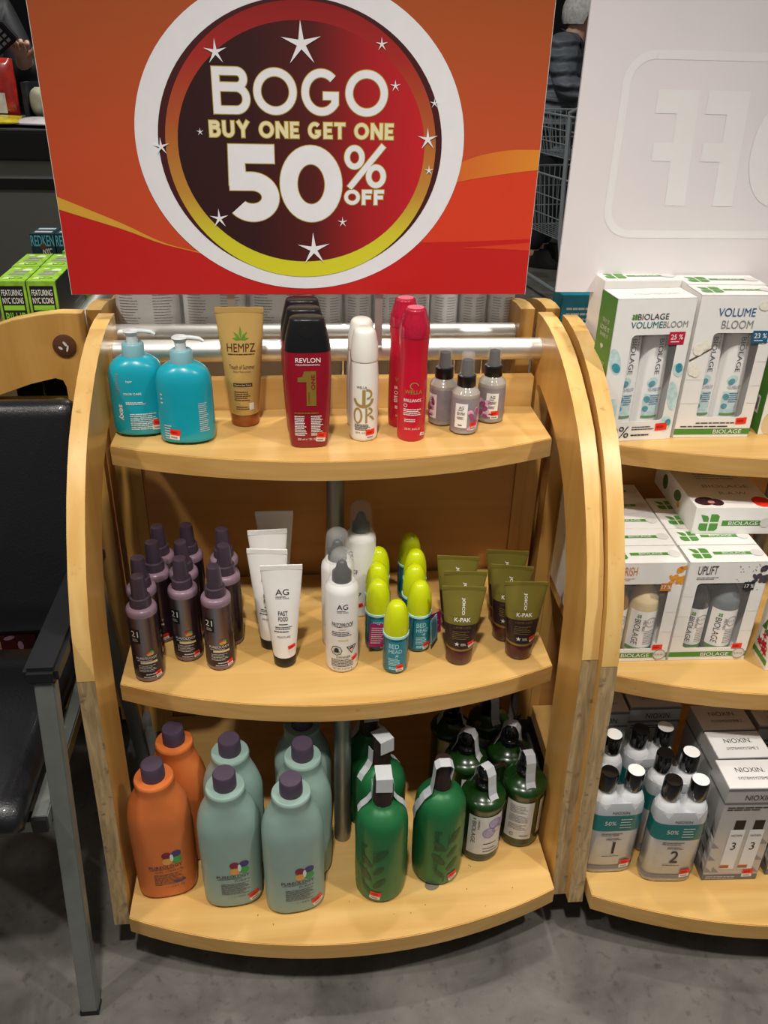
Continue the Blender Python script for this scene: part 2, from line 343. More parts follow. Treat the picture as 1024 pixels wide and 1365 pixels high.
def make_unit():
    u = empty('display_unit', (0, Y0, 0), 0, 'x', 'display rack')
    outline = [(1.41, .078)]+FRONT+CUT+[(1.368, .078)]
    for s in (-1, 1):
        a, b = (s*.356, s*.381)
        p = MB().prism([(y-Y0, z) for y, z in outline], min(a, b), max(a, b)).build('side_panel', 'maple_z', u)
        def strip(pts, t):
            bb = MB(); n = len(pts); v = []
            for i, (y, z) in enumerate(pts):
                q, r_ = pts[max(i-1, 0)], pts[min(i+1, n-1)]; dy, dz = r_[0]-q[0], r_[1]-q[1]; l = math.hypot(dy, dz); ny, nz = dz/l, -dy/l
                if ny > 0 or (abs(ny) < 1e-6 and nz < 0): ny, nz = -ny, -nz
                if abs(dy) > abs(dz) and nz < 0: ny, nz = -ny, -nz
                for x in (min(a, b), max(a, b)): v += [(x, y-Y0, z), (x, y-Y0+ny*t, z+nz*t)]
            f = []
            for i in range(n-1):
                k = 4*i; f += [(k+1, k+3, k+7, k+5), (k, k+1, k+5, k+4), (k+2, k+6, k+7, k+3)]
            f += [(0, 2, 3, 1), (4*n-4, 4*n-3, 4*n-1, 4*n-2)]
            return bb.add(v, f)
        split = next(i for i, q in enumerate(FRONT) if q[1] < .56)
        top = FRONT[:split]+[(.9695, .553)]
        strip(top, .0016).build('edge_band', 'maple_edge', p, True, 30)
        e = strip([(.9690, .5522)]+FRONT[split:], .0008).build('worn_edge', 'plywood_worn', p); e['label'] = 'bare worn plywood edge where the veneer band is lost'
        # disc that covers the rail bolt on the outside
        bc = lathe([(0, .0001), (0, .019), (.003, .019), (.0045, .015), (.005, .0001)], 24).build('bolt_cover', 'bolt_cap', p, True)
        bc.rotation_euler = (0, s*math.pi/2, 0); bc.location = (s*.381, 1.376-Y0, .903); bc['label'] = 'round scuffed brown bolt cap'
        decal('scuff', Plane((0, 0, .0052), (1, 0, 0), (0, 1, 0)), 'pale_ink', bc, [disc(-.004, .002, .005, .0022, 9, .6), disc(.004, .005, .006, .0016, 8, -.3), disc(.003, -.006, .004, .0022, 8, .9)], .0002)
    for z, yf in zip(ZS, YF):
        pl = shelf_poly(yf); s_ = MB().prism(pl, z-TH, z, 'Z').build('shelf', 'maple_x', u, bevel=.0012)
        v = []; n = len(pl)-2
        for x, y in pl[:n]: v += [(x, y-.0012, z-TH+.001), (x, y-.0012, z-.0012)]
        MB().add(v, [(2*i, 2*i+2, 2*i+3, 2*i+1) for i in range(n-1)]).build('nosing', 'shelf_nosing', s_, True)
    MB().box(-HW, HW, 1.3665-Y0, 1.385-Y0, ZS[0]-.034, .856).build('backboard', 'maple_x', u, bevel=.001)
    MB().box(-.336, .336, 1.372-Y0, 1.384-Y0, ZS[2]-TH, ZS[0]-TH).build('back_panel', 'back_veneer', u)
    for s in (-1, 1):
        MB().box(s*.346-.0095, s*.346+.0095, 1.367-Y0, 1.395-Y0, ZS[2]-TH, ZS[0]-TH).build('corner_post', 'maple_z', u)
    MB().tube([(-.3558, 1.376-Y0, .903), (.3558, 1.376-Y0, .903)], .0185, 24).build('top_rail', 'aluminium', u, True)
    MB().tube([(0, 1.275-Y0, ZS[1]), (0, 1.275-Y0, ZS[0]-TH)], .0155, 20).build('support_tube', 'aluminium_dull', u, True)
    MB().tube([(0, 1.038-Y0, ZS[2]), (0, 1.038-Y0, ZS[1]-TH)], .0145, 20).build('support_tube', 'aluminium_dull', u, True)
    for x, y in ((-.3, 1.0), (.3, 1.0), (-.3, 1.33), (.3, 1.33)):
        cs = MB().box(x-.018, x+.018, y-Y0-.02, y-Y0+.02, .06, ZS[2]-TH).build('caster_fork', 'black_plastic', u)
        MB().tube([(x-.012, y-Y0, .03), (x+.012, y-Y0, .03)], .03, 20).build('caster_wheel', 'black_plastic', cs, True)
    return u
mat('bolt_cap', '#5d3a26', .35, coat=.3)
mat('aluminium_dull', '#9b9d97', .42, metal=.85, var=.06)
unitA = make_unit(); unitA['label'] = 'maple three-shelf display rack below the orange sign, holding loose bottles'
units = [unitA]
for loc, rz, lab in (((.768, 1.141, 0), -.0318, 'maple display rack at the right below the blank white sign, holding boxed sets'),
                     ((-.025, 1.67, 0), math.pi, 'maple display rack backing onto the middle one, holding white bottles'),
                     ((.765, 1.66, 0), math.pi-.0318, 'maple display rack behind the white sign, only its panel top in view'),
                     ((-.649, 1.79, 0), -math.pi/2, 'maple display rack behind the black chair, side panel with bolt cap')):
    q = dup(unitA); q.location = loc; q.rotation_euler = (0, 0, rz); q['label'] = lab; units.append(q)
for q in units: q['group'] = 'maple display racks'
for ch in list(units[2].children):       # the rack behind has no raised board on its top shelf
    if ch.name.startswith('backboard'): bpy.data.objects.remove(ch)
# loose wear on the front shelf
mat('stain_grey', '#7b705f', .5)
bs = [c for c in unitA.children if c.name.startswith('shelf')][2]
decal('stain', Plane((0, -Y0, ZS[2]), (1, 0, 0), (0, 1, 0)), 'stain_grey', bs, [disc(.145, .925, .013, .010, 18, .3)], .0004)['label'] = 'dark grey round stain'
g = random.Random(3); sc = []
for k in range(16): sc.append(disc(g.uniform(-.3, .3), g.uniform(.87, .96), g.uniform(.0008, .0022), .0008, 7, g.uniform(0, 3)))
mat('scuff_brown', '#8d6a3c', .6); decal('scuffs', Plane((0, -Y0, ZS[2]), (1, 0, 0), (0, 1, 0)), 'scuff_brown', bs, sc, .0003)
# ------------------------------------------------------------------ the orange sign
SG = empty('sale_sign', (-.0451, 1.345, 1.0043), 0, 'orange and red cardboard sale sign announcing buy one get one', 'sign')
SW, SH = .715, .559
mat('card_edge', '#d8d4cc', .6); mat('sign_white', '#e9e7ea', .42); mat('sign_cream', '#e8dcb0', .42); mat('sign_gold', '#b8a03a', .42)
mat('sign_red', '#c3221f', .4); mat('sign_shadow', '#45191a', .45)
ramp_mat('sign_ground', 'Z', [(0, '#cf3f24'), (.07, '#cb4826'), (.2, '#c54d29'), (.33, '#b45126'), (.56, '#94521f')], .4)  # printed fade, with the dimmer light near the top put into it too
ramp_mat('sign_ring', 'Z', [(.028, '#d8d42a'), (.09, '#d2c832'), (.15, '#c08a38'), (.25, '#b0562c'), (.33, '#a82a24'), (.40, '#8f1c1e')], .4)
ramp_mat('sign_disc', 'X', [(-.18, '#2e1314'), (-.07, '#351616'), (.02, '#551a18'), (.10, '#a81d22'), (.18, '#c41f28')], .4)
ramp_mat('sign_swoosh', 'X', [(-.36, '#d9a63a'), (-.28, '#dba33a'), (-.16, '#d8892c'), (.22, '#d4632a'), (.36, '#dd8a2c')], .4)
MB().box(-SW/2, SW/2, 0, .005, 0, SH).build('board', 'card_edge', SG)
SP = Plane((-SW/2, 0, 0), (1, 0, 0), (0, 0, 1))
def sgn(name, material, layer, *sh): return decal(name, SP, material, SG, sh, .0003*layer)
sgn('ground', 'sign_ground', 1, rect(.0008, .0008, SW-.0008, SH-.0008, 1, 1))
def band(top, bot):
    n = len(top); return top+bot, [(i, i+1, n+i+1, n+i) for i in range(n-1)]
def crv(pts, n=16):
    out = []
    for k in range(n+1):
        t = k/n*(len(pts)-1); i = min(int(t), len(pts)-2); f = t-i; a, b, c, d = pts[max(i-1, 0)], pts[i], pts[i+1], pts[min(i+2, len(pts)-1)]
        out.append(tuple(.5*(2*b[m_]+(c[m_]-a[m_])*f+(2*a[m_]-5*b[m_]+4*c[m_]-d[m_])*f*f+(3*b[m_]-a[m_]-3*c[m_]+d[m_])*f**3) for m_ in (0, 1)))
    return out
up = crv([(.0008, .1437), (.0452, .1253), (.0946, .1043), (.1439, .0805), (.1908, .0674), (.24, .058)]); lo = crv([(.0008, .1259), (.0434, .1125), (.0937, .0967), (.143, .078), (.1908, .066), (.24, .054)])
sgn('yellow_swoosh', 'sign_swoosh', 3, band(up, lo))
sgn('red_field', 'sign_red', 2, band(lo, crv([(.0008, .0008), (.24, .0008)])), band(crv([(.24, .054), (.36, .06), (.538, .0802), (.61, .0828), (SW-.0008, .0875)]), crv([(.24, .0008), (SW-.0008, .0008)])))
mat('sign_orange_red', '#d63f24', .4)
sgn('orange_swoosh', 'sign_swoosh', 3, band(crv([(.54, .17), (.5994, .1995), (.635, .2104), (.6727, .2162), (SW-.0008, .2168)]), crv([(.54, .155), (.5968, .171), (.6491, .1801), (.69, .186), (SW-.0008, .1884)])))
sgn('red_swoosh', 'sign_orange_red', 2, band(crv([(.54, .155), (.5968, .171), (.6491, .1801), (.69, .186), (SW-.0008, .1884)]), crv([(.54, .081), (.61, .0828), (.66, .085), (SW-.0008, .0875)])))
sgn('pale_swoosh', 'sign_orange_red', 3, band(crv([(.60, .073), (.6347, .0755), (.68, .079), (SW-.0008, .082)]), crv([(.60, .0728), (.6347, .0726), (.68, .071), (SW-.0008, .0695)])))
sgn('white_oval', 'sign_white', 4, disc(.36, .222, .238, .212, 96))
sgn('shadow_oval', 'sign_shadow', 5, disc(.3595, .217, .2055, .187, 96))
sgn('colour_ring', 'sign_ring', 6, disc(.360, .2142, .196, .1857, 96))
sgn('dark_disc', 'sign_disc', 7, disc(.3603, .2143, .1788, .162, 96))
STAR = [(.361, .3476, .029), (.2428, .3354, .0165), (.473, .3499, .009), (.4936, .2983, .008), (.551, .2772, .007), (.5435, .2291, .0155), (.5474, .1863, .0075), (.2143, .2341, .0055), (.2332, .115, .0145), (.4184, .1112, .008), (.374, .0704, .0255), (.1574, .2138, .0125)]
for x, z, r in STAR: sgn('star', 'sign_white', 10, star(x, z, r, 92))
# geometric capitals: every glyph from bars, arcs and slants, grown by e for the gold outline
def glyph(ch, x0, z0, x1, z1, t, e):
    S = []; W_, H_ = x1-x0, z1-z0; cx, cz = (x0+x1)/2, (z0+z1)/2
    br = lambda a, b, c, d: S.append(poly((a-e, b-e), (c+e, b-e), (c+e, d+e), (a-e, d+e)))
    arc = lambda u, v, rx, ry, a0=0, a1=360: S.append(annulus(u, v, rx+e, ry+e, t+2*e, 40, a0, a1))
    def sl(a, b, c, d, k=t):
        l = math.hypot(c-a, d-b); nx, nz = -(d-b)/l*(k/2+e), (c-a)/l*(k/2+e); ex, ez = (c-a)/l*e, (d-b)/l*e
        S.append(poly((a-nx-ex, b-nz-ez), (c-nx+ex, d-nz+ez), (c+nx+ex, d+nz+ez), (a+nx-ex, b+nz-ez)))
    if ch in 'O0': arc(cx, cz, W_/2, H_/2)
    elif ch == 'B':
        br(x0, z0, x0+t, z1); h1 = H_*.47; 
        for za, zb, xr in ((z1-h1-t*.15, z1, x1-W_*.06), (z0, z1-h1+t*.75, x1)):
            r = (zb-za)/2; rx = min(r, W_*.5); br(x0, zb-t, xr-rx, zb); br(x0, za, xr-rx, za+t); arc(xr-rx, (za+zb)/2, rx, r, -90, 90)
    elif ch == 'G':
        arc(cx, cz, W_/2, H_/2, 45, 328); br(cx+W_*.04, cz-t*.9, x1-W_*.07, cz+t*.1); br(x1-W_*.07-t, z0+H_*.235, x1-W_*.07, cz+t*.1)
    elif ch == 'U':
        r = W_/2; br(x0, z0+r, x0+t, z1); br(x1-t, z0+r, x1, z1); arc(cx, z0+r, r, r, 180, 360)
    elif ch == 'Y': sl(x0+t*.55, z1, cx, cz, t*1.05); sl(x1-t*.55, z1, cx, cz, t*1.05); br(cx-t/2, z0, cx+t/2, cz+t*.2)
    elif ch == 'N': br(x0, z0, x0+t, z1); br(x1-t, z0, x1, z1); sl(x0+t*.5, z1-t*.4, x1-t*.5, z0+t*.4, t*1.1)
    elif ch in 'EF':
        br(x0, z0, x0+t, z1); br(x0, z1-t, x1, z1); br(x0, cz-t/2, x1-W_*.1, cz+t/2)
        if ch == 'E': br(x0, z0, x1, z0+t)
    elif ch == 'T': br(x0, z1-t, x1, z1); br(cx-t/2, z0, cx+t/2, z1)
    elif ch == '5':
        br(x0+W_*.07, z1-t, x1-W_*.07, z1); S.append(poly((x0+W_*.07-e, z1+e), (x0+W_*.07+t*.85+e, z1+e), (x0+W_*.05+t+e, cz-e), (x0+W_*.05-e, cz-e-t*.1)))
        rz_ = H_*.325; br(x0+W_*.06, z0+2*rz_-t, cx, z0+2*rz_); arc(cx-W_*.02, z0+rz_, W_*.5+W_*.02, rz_, -140, 92)
    elif ch == '%':
        sl(x0+W_*.12, z0, x1-W_*.07, z1, t*1.0)
        for u, v in ((x0+W_*.24, z1-H_*.28), (x1-W_*.24, z0+H_*.28)): S.append(annulus(u, v, W_*.24+e, H_*.28+e, t*.95+2*e, 32))
    return S
def word(s, xs, z0, z1, t):
    for e, mt, ly in ((.0011, 'sign_gold', 8), (0, 'sign_white' if t > .0055 or s == 'OFF' else 'sign_cream', 9)):
        for ch, (a, b) in zip(s, xs): sgn('letter_outline' if e else 'letter', mt, ly, *glyph(ch, a, z0, b, z1, t, e))
word('BOGO', [(.2358, .2873), (.2926, .3531), (.3601, .4165), (.4225, .483)], .258, .3175, .0102)
def spread(s, a, b, wd, sp=.42):
    tot = sum(sp if c == ' ' else wd.get(c, 1) for c in s)+.17*(len(s)-1); k = (b-a)/tot; x = a; out = []
    for c in s:
        q = sp if c == ' ' else wd.get(c, 1)
        if c != ' ': out.append((x, x+q*k))
        x += (q+.17)*k
    return out
word('BUYONEGETONE', spread('BUY ONE GET ONE', .2275, .4925, {'E': .72, 'B': .9, 'U': .95, 'Y': 1.08, 'O': 1.2, 'G': 1.1, 'T': .9}), .2275, .2492, .0046)
word('50', [(.247, .3237), (.3255, .4176)], .111, .2185, .0255)
word('%', [(.421, .483)], .1605, .2195, .0082)
word('OFF', spread('OFF', .421, .4805, {'O': 1.25, 'F': .8}), .1365, .158, .0052)
for x in (-.16, .075):   # metal stakes that carry the board on the rail
    MB().box(x-.006+.0451, x+.006+.0451, .0052, .008, -.086, .30).build('sign_stake', 'aluminium', SG)
# ------------------------------------------------------------------ the white sign (seen from its blank side)
S2 = empty('sale_sign', (.363+SW/2, 1.346, 1.008), -.0, 'white cardboard sign over the right rack with faint mirrored lettering showing through', 'sign')
mat('sign_back', '#e6dfe0', .5, var=.03, scale=5); mat('sign_back_ghost', '#ebe7e6', .5, var=.01)
MB().box(-SW/2, SW/2, 0, .005, 0, SH).build('board', 'sign_back', S2)
P2 = Plane((-SW/2, 0, 0), (1, 0, 0), (0, 0, 1)); gh = []
gh += [rect(.109, .337, SW, .349, 1), rect(.062, .13, .074, .305, 1), annulus(.108, .305, .046, .044, .012, 16, 90, 180), annulus(.108, .130, .046, .044, .012, 16, 180, 270), rect(.108, .086, SW, .098, 1)]
for x in (.118, .196): gh += [poly((x+.040, .135), (x+.072, .135), (x+.064, .298), (x+.032, .298)), rect(x, .266, x+.05, .298, 1), rect(x+.006, .20, x+.05, .226, 1)]
gh += [annulus(.335, .217, .055, .082, .03, 32)]
decal('ghost_print', P2, 'sign_back_ghost', S2, gh, .0003)
for x in (-.2, .12): MB().box(x-.006, x+.006, .0052, .008, -.086, .30).build('sign_stake', 'aluminium', S2)
# ------------------------------------------------------------------ products: top shelf of the middle rack
Z1, Z2, Z3 = ZS
def bottle(name, cat): return empty(name, (0, 0, 0), 0, 'x', cat)
def body(prof, material, parent, name='body', seg=40, smooth=4):
    p = smooth_prof(prof, smooth) if smooth else prof
    lathe(p, seg).build(name, material, parent, True, 50); return Surf(p)
# teal pump bottles
mat('teal_plastic', '#12a0b4', .3, coat=.3, var=.03); mat('frosted', '#e4ecec', .3, trans=.2, var=.02); mat('teal_collar', '#8fc3cc', .3, trans=.2)
def pump_bottle(front):
    b = bottle('pump_bottle', 'bottle')
    s = body([(0, .030, .020, 2.2), (.004, .039, .027, 2.3), (.012, .0425, .030, 2.4), (.06, .0425, .030, 2.4), (.095, .0422, .0297, 2.4), (.112, .038, .0275, 2.3), (.122, .028, .022, 2.1), (.127, .017, .016, 2)], 'teal_plastic', b)
    c = lathe([(.126, .0155), (.126, .0172), (.144, .0166), (.146, .015), (.146, .001)], 32).build('collar', 'teal_collar', b, True)
    p = MB().tube([(0, 0, .145), (0, 0, .160)], .0085, 20); p.tube([(0, 0, .158), (0, 0, .164), (0, 0, .166)], [.009, .0125, .010], 20)
    p.tube([(0, 0, .1635), (.016, -.003, .1645), (.030, -.006, .1635), (.035, -.007, .160)], [.004, .0035, .003, .0025], 10); p.build('pump', 'frosted', b, True)
    if front:
        decal('label_band', s, 'grey_ink', b, [text('healthy', (-.030, .070, -.0215, .105), rot=-90, bold=.02)], .0005)
        decal('lettering', s, 'white', b, [text('sexy', (-.0305, .030, -.0205, .056), rot=-90, bold=.04), text('hair', (-.010, .092, -.002, .096)), text('COLOR CARE', (-.016, .072, .006, .0755), bold=.02), lines(-.014, .056, .012, .061, 2, .5, 4), lines(-.010, .014, .030, .042, 9, .4, 5)], .0005)
    else:
        decal('lettering', s, 'pale_ink', b, [lines(-.033, .010, -.018, .035, 6, .4, 6), lines(.020, .022, .040, .070, 15, .35, 7), lines(-.036, .066, -.030, .086, 3, .4, 7)], .0005)
    sticker(s, b, .026 if front else -.014, .020 if front else .018, .016, -6)
    return b
place(pump_bottle(True), [(-.308, 1.284, Z1, .05, 'teal pump bottle at the left end with its front label turned out')], 'teal pump bottles')
place(pump_bottle(False), [(-.232, 1.251, Z1, .0, 'teal pump bottle with its back label of fine print turned out')], 'teal pump bottles')
# squeeze tubes
def tube_prof(r0, w1, z0, z1, n=9, k=1.0):
    out = []
    for i in range(n+1):
        t = i/n; q = t**k; out.append((z0+(z1-z0)*t, r0+(w1-r0)*q, max(.0012, r0*(1-t**1.6)), 2))
    return out
def squeeze(name, cap_mat, r, capz, mats, w1, h, splits):
    b = bottle(name, 'tube'); full = tube_prof(r, w1, capz, h*.955)
    lathe([(0, r*.9), (.002, r*.97), (capz-.002, r), (capz, r*.96), (capz, .002)], 36).build('cap', cap_mat, b, True, 50)
    S = Surf(full); zs = [capz]+splits+[h*.955]
    for i, mt in enumerate(mats):
        pr = [tuple(S.at(zs[i]+(zs[i+1]-zs[i])*k/6)) for k in range(7)]; pr = [(zs[i]+(zs[i+1]-zs[i])*k/6,)+tuple(p[1:]) for k, p in enumerate(pr)]
        lathe(pr, 40).build('body' if i == len(mats)-1 else 'band', mt, b, True, 60)
    MB().box(-w1, w1, -.0013, .0013, h*.953, h).build('crimp', mats[-1], b, bevel=.0004)
    return b, FlatX(full)
mat('gold_tube', '#cfa963', .34, metal=.25, var=.03); mat('copper_cap', '#a8683a', .3, metal=.5, var=.03); mat('brown_ink', '#4a2b1a', .5); mat('leaf_green', '#5f8a26', .5)
b, s = squeeze('lotion_tube', 'copper_cap', .0235, .021, ['gold_tube'], .0375, .192, [])
lf = []
for a, l in ((90, .021), (48, .016), (132, .016), (10, .013), (170, .013)):
    c, q = math.cos(R(a)), math.sin(R(a)); lf.append(poly((0, .143), (c*l*.5-q*.0022, .143+q*l*.5+c*.0022), (c*l, .143+q*l), (c*l*.5+q*.0022, .143+q*l*.5-c*.0022)))
decal('leaf_emblem', s, 'leaf_green', b, lf, .0006)
decal('lettering', s, 'brown_ink', b, [text('HEMPZ', (-.022, .124, .022, .137)), lines(-.021, .119, .021, .1215, 1, .6, 2), text('Touch of Summer', (-.020, .097, .020, .104)), text('Daily Moisturizer', (-.014, .091, .014, .0945)), lines(-.014, .045, .014, .062, 5, .4, 3), lines(-.012, .03, .012, .037, 2, .4, 4)], .0006)
q = decal('label_band', s, 'brown_ink', b, [rect(-.015, .069, .015, .0745)], .0006)
decal('lettering', s, 'cream', q, [text('Medium Skin Tones', (-.013, .0705, .013, .073))], .0010)
decal('price_sticker', s, 'paper', b, [rect(.009, .030, .016, .042, 3)], .0008)
place(b, [(-.146, 1.313, Z1, 0, 'tall gold squeeze tube with green leaf emblem and copper cap')])
# red conditioner bottles with black caps
mat('claret', '#8f1226', .3, coat=.3, var=.04); mat('gold_foil', '#a98c3c', .35, metal=.5)
b = bottle('conditioner_bottle', 'bottle')
s = body([(0, .025, .014, 2.8), (.004, .029, .017, 3), (.03, .0315, .0195, 3), (.075, .034, .0205, 3), (.12, .0355, .021, 3), (.155, .0345, .0205, 3)], 'claret', b); s.__class__ = FlatX
lathe(smooth_prof([(.155, .0348, .0208, 3), (.172, .0325, .0198, 3), (.192, .0275, .018, 2.8), (.201, .025, .0165, 2.6), (.2035, .022, .014, 2.5)]), 40).build('cap', 'black_plastic', b, True, 50)
cs = FlatX(smooth_prof([(.155, .0348, .0208, 3), (.172, .0325, .0198, 3), (.192, .0275, .018, 2.8), (.201, .025, .0165, 2.6)]))
decal('thumb_notch', cs, 'black', b, [annulus(0, .196, .014, .02, .014, 18, 200, 340, .02)], .0004)
decal('lettering', s, 'white', b, [text('REVLON', (-.0185, .140, .0185, .1475), bold=.015), text('PROFESSIONAL', (-.018, .1355, .018, .138)), lines(-.022, .022, -.003, .056, 12, .5, 8), lines(.003, .022, .022, .056, 12, .5, 9), text('300 ml e / 10.1 fl. oz.', (-.018, .0145, .016, .0182))], .0006)
decal('numeral', s, 'gold_foil', b, [poly((-.003, .072), (.0115, .072), (.0115, .127), (-.003, .127)), poly((-.016, .110), (-.003, .110), (-.003, .127), (-.006, .127), (-.009, .1185), (-.016, .117)), lines(-.022, .0585, .024, .0615, 1, .8, 4)], .0006)
decal('numeral_text', s, 'claret', b, [text('UNIQ', (-.0005, .076, .002, .094), rot=90), text('ONE', (.004, .098, .010, .122), rot=90, bold=.04)], .0010)
sticker(s, b, .0185, .018, .0145, -8)
place(b, [(-.043, 1.222, Z1, .02, 'claret bottle with black cap and gold numeral one, front of its file'),
          (-.047, 1.272, Z1, .02, 'claret bottle with black cap, second in its file'),
          (-.049, 1.322, Z1, .02, 'claret bottle with black cap, rearmost of its file')], 'claret conditioner bottles')
# white bottles with gold monogram
mat('pearl', '#ece8df', .28, coat=.3, var=.02)
b = bottle('shampoo_bottle', 'bottle')
pr = [(0, .018), (.003, .0215), (.02, .0225), (.06, .023), (.09, .0232), (.112, .0222), (.130, .0210)]
s = body(pr, 'pearl', b)
lathe(smooth_prof([(.1305, .0205), (.1315, .0216), (.150, .0210), (.170, .0178), (.177, .0148), (.1795, .010)]), 36).build('cap', 'pearl', b, True, 60)
decal('monogram', s, 'gold_ink', b, [annulus(-.002, .073, .0165, .0145, .0045, 30, 180, 360), rect(-.004, .062, .001, .088, 1, 3), annulus(.003, .081, .009, .0085, .003, 20, -90, 100), annulus(-.011, .045, .0075, .0135, .003, 26), rect(.001, .033, .004, .058, 1, 3), annulus(.006, .053, .007, .006, .003, 18, -90, 90), rect(.004, .045, .007, .048, 1), annulus(.006, .033, .011, .013, .003, 14, 20, 80)], .0005)
decal('lettering', s, 'ink', b, [text('WELLA', (-.013, .090, .003, .094)), lines(-.016, .020, .012, .031, 5, .5, 3), text('250 ML  8.45 FL OZ', (-.015, .0145, .01, .0175))], .0005)
sticker(s, b, .010, .012, .0155, 4)
place(b, [(.044, 1.246, Z1, 0, 'white pearly shampoo bottle with gold monogram, front of two'), (.043, 1.297, Z1, 0, 'white pearly shampoo bottle half hidden behind its twin')], 'white monogram bottles')
# bright red waisted bottles
mat('red_plastic', '#c41430', .28, coat=.3, var=.03); mat('red_cap', '#c2163a', .2, trans=.25, coat=.4, var=.15, scale=300)
b = bottle('shampoo_bottle', 'bottle')
s = body([(0, .018), (.003, .0215), (.03, .0222), (.07, .0226), (.10, .0224), (.13, .0215), (.150, .0222), (.168, .0236)], 'red_plastic', b)
lathe(smooth_prof([(.168, .0232), (.169, .0240), (.185, .0225), (.202, .0175), (.2085, .0155), (.2105, .012)]), 36).build('cap', 'red_cap', b, True, 60)
mat('red_cap_top', '#e0788a', .3); decal('cap_disc', Plane((0, 0, .2106), (1, 0, 0), (0, 1, 0)), 'red_cap_top', b, [disc(0, 0, .0125, .0125, 24)], .0003)
decal('emblem', s, 'gold_ink', b, [text('WELLA', (-.015, .081, .013, .0875), bold=.01), annulus(0, .094, .007, .006, .0015, 16, 0, 250)], .0005)
decal('lettering', s, 'white', b, [text('BRILLIANCE', (-.016, .068, .012, .073), bold=.02), annulus(-.013, .062, .003, .003, .0008, 14), lines(-.016, .045, .014, .057, 4, .45, 6), lines(-.014, .034, .008, .04, 2, .5, 8), text('250 ML  8.4 FL OZ', (-.013, .021, .013, .024))], .0005)
sticker(s, b, .0195, .014, .011, -12)
place(b, [(.120, 1.243, Z1, 0, 'bright red waisted shampoo bottle, front of two'), (.111, 1.297, Z1, 0, 'bright red waisted shampoo bottle standing behind its twin')], 'bright red bottles')
# clear spray bottles with peony labels
mat('clear_liquid', '#c4beb4', .1, trans=.35, var=.02, ior=1.33); mat('peony_pale', '#d9a9c4', .5, var=.25, scale=160); mat('peony_deep', '#9a4f78', .5, var=.3, scale=180); mat('label_grey', '#8d868c', .5, var=.12, scale=60)
def spray_clear(turn, st):
    b = bottle('spray_bottle', 'bottle')
    s = body([(0, .017), (.003, .0215), (.01, .0228), (.062, .0228), (.070, .0215), (.078, .015), (.080, .0135)], 'clear_liquid', b)
    decal('label_wrap', s, 'label_grey', b, [rect(-.034, .010, .034, .063, 24, 1)], .0004)
    pk = []; pd = []
    g = random.Random(turn*10+3)
    for k in range(11): (pk if k % 3 else pd).append(disc(.010+g.uniform(-.007, .011)-turn*.02, .026+g.uniform(-.012, .018), g.uniform(.004, .0075), g.uniform(.003, .005), 12, g.uniform(0, 3)))
    decal('peony_print', s, 'peony_pale', b, pk, .0008); decal('peony_print', s, 'peony_deep', b, pd, .0011)
    u0 = -.022+turn*.016 if turn < 1.5 else -.034
    q = decal('label_panel', s, 'white', b, [rect(u0, .014, u0+.020, .055, 8, 1)], .0007)
    decal('lettering', s, 'ink', q, [text('AG', (u0+.006, .046, u0+.014, .051)), lines(u0+.005, .043, u0+.015, .045, 1, .5, 3), text('SEA SPRAY', (u0+.0035, .036, u0+.0165, .041), bold=.02), lines(u0+.004, .028, u0+.016, .033, 3, .4, 5), lines(u0+.006, .017, u0+.014, .020, 1, .6, 7)], .0011)
    lathe([(.079, .0145), (.080, .0152), (.096, .0148), (.097, .013), (.097, .002)], 28).build('collar', 'black_plastic', b, True, 50)
    sp_ = MB().tube([(0, 0, .097), (0, 0, .112), (0, 0, .121)], [.0095, .009, .0085], 18); sp_.tube([(0, -.005, .115), (0, -.0098, .115)], .0025, 10); sp_.build('sprayer', 'black_plastic', b, True, 50)
    lathe([(.097, .0118), (.128, .0105), (.133, .0098), (.1345, .007)], 26).build('overcap', 'clear_cap', b, True, 60)
    if st: sticker(s, b, .010, .016, .0135, 3)
    return b
place(spray_clear(2, False), [(.180, 1.302, Z1, 0, 'clear spray bottle with peony label, left of three')], 'clear peony spray bottles')
place(spray_clear(0, True), [(.210, 1.264, Z1, .1, 'clear spray bottle with peony label, foremost of three')], 'clear peony spray bottles')
place(spray_clear(1, True), [(.263, 1.309, Z1, -.3, 'clear spray bottle with peony label, right of three beside the panel')], 'clear peony spray bottles')
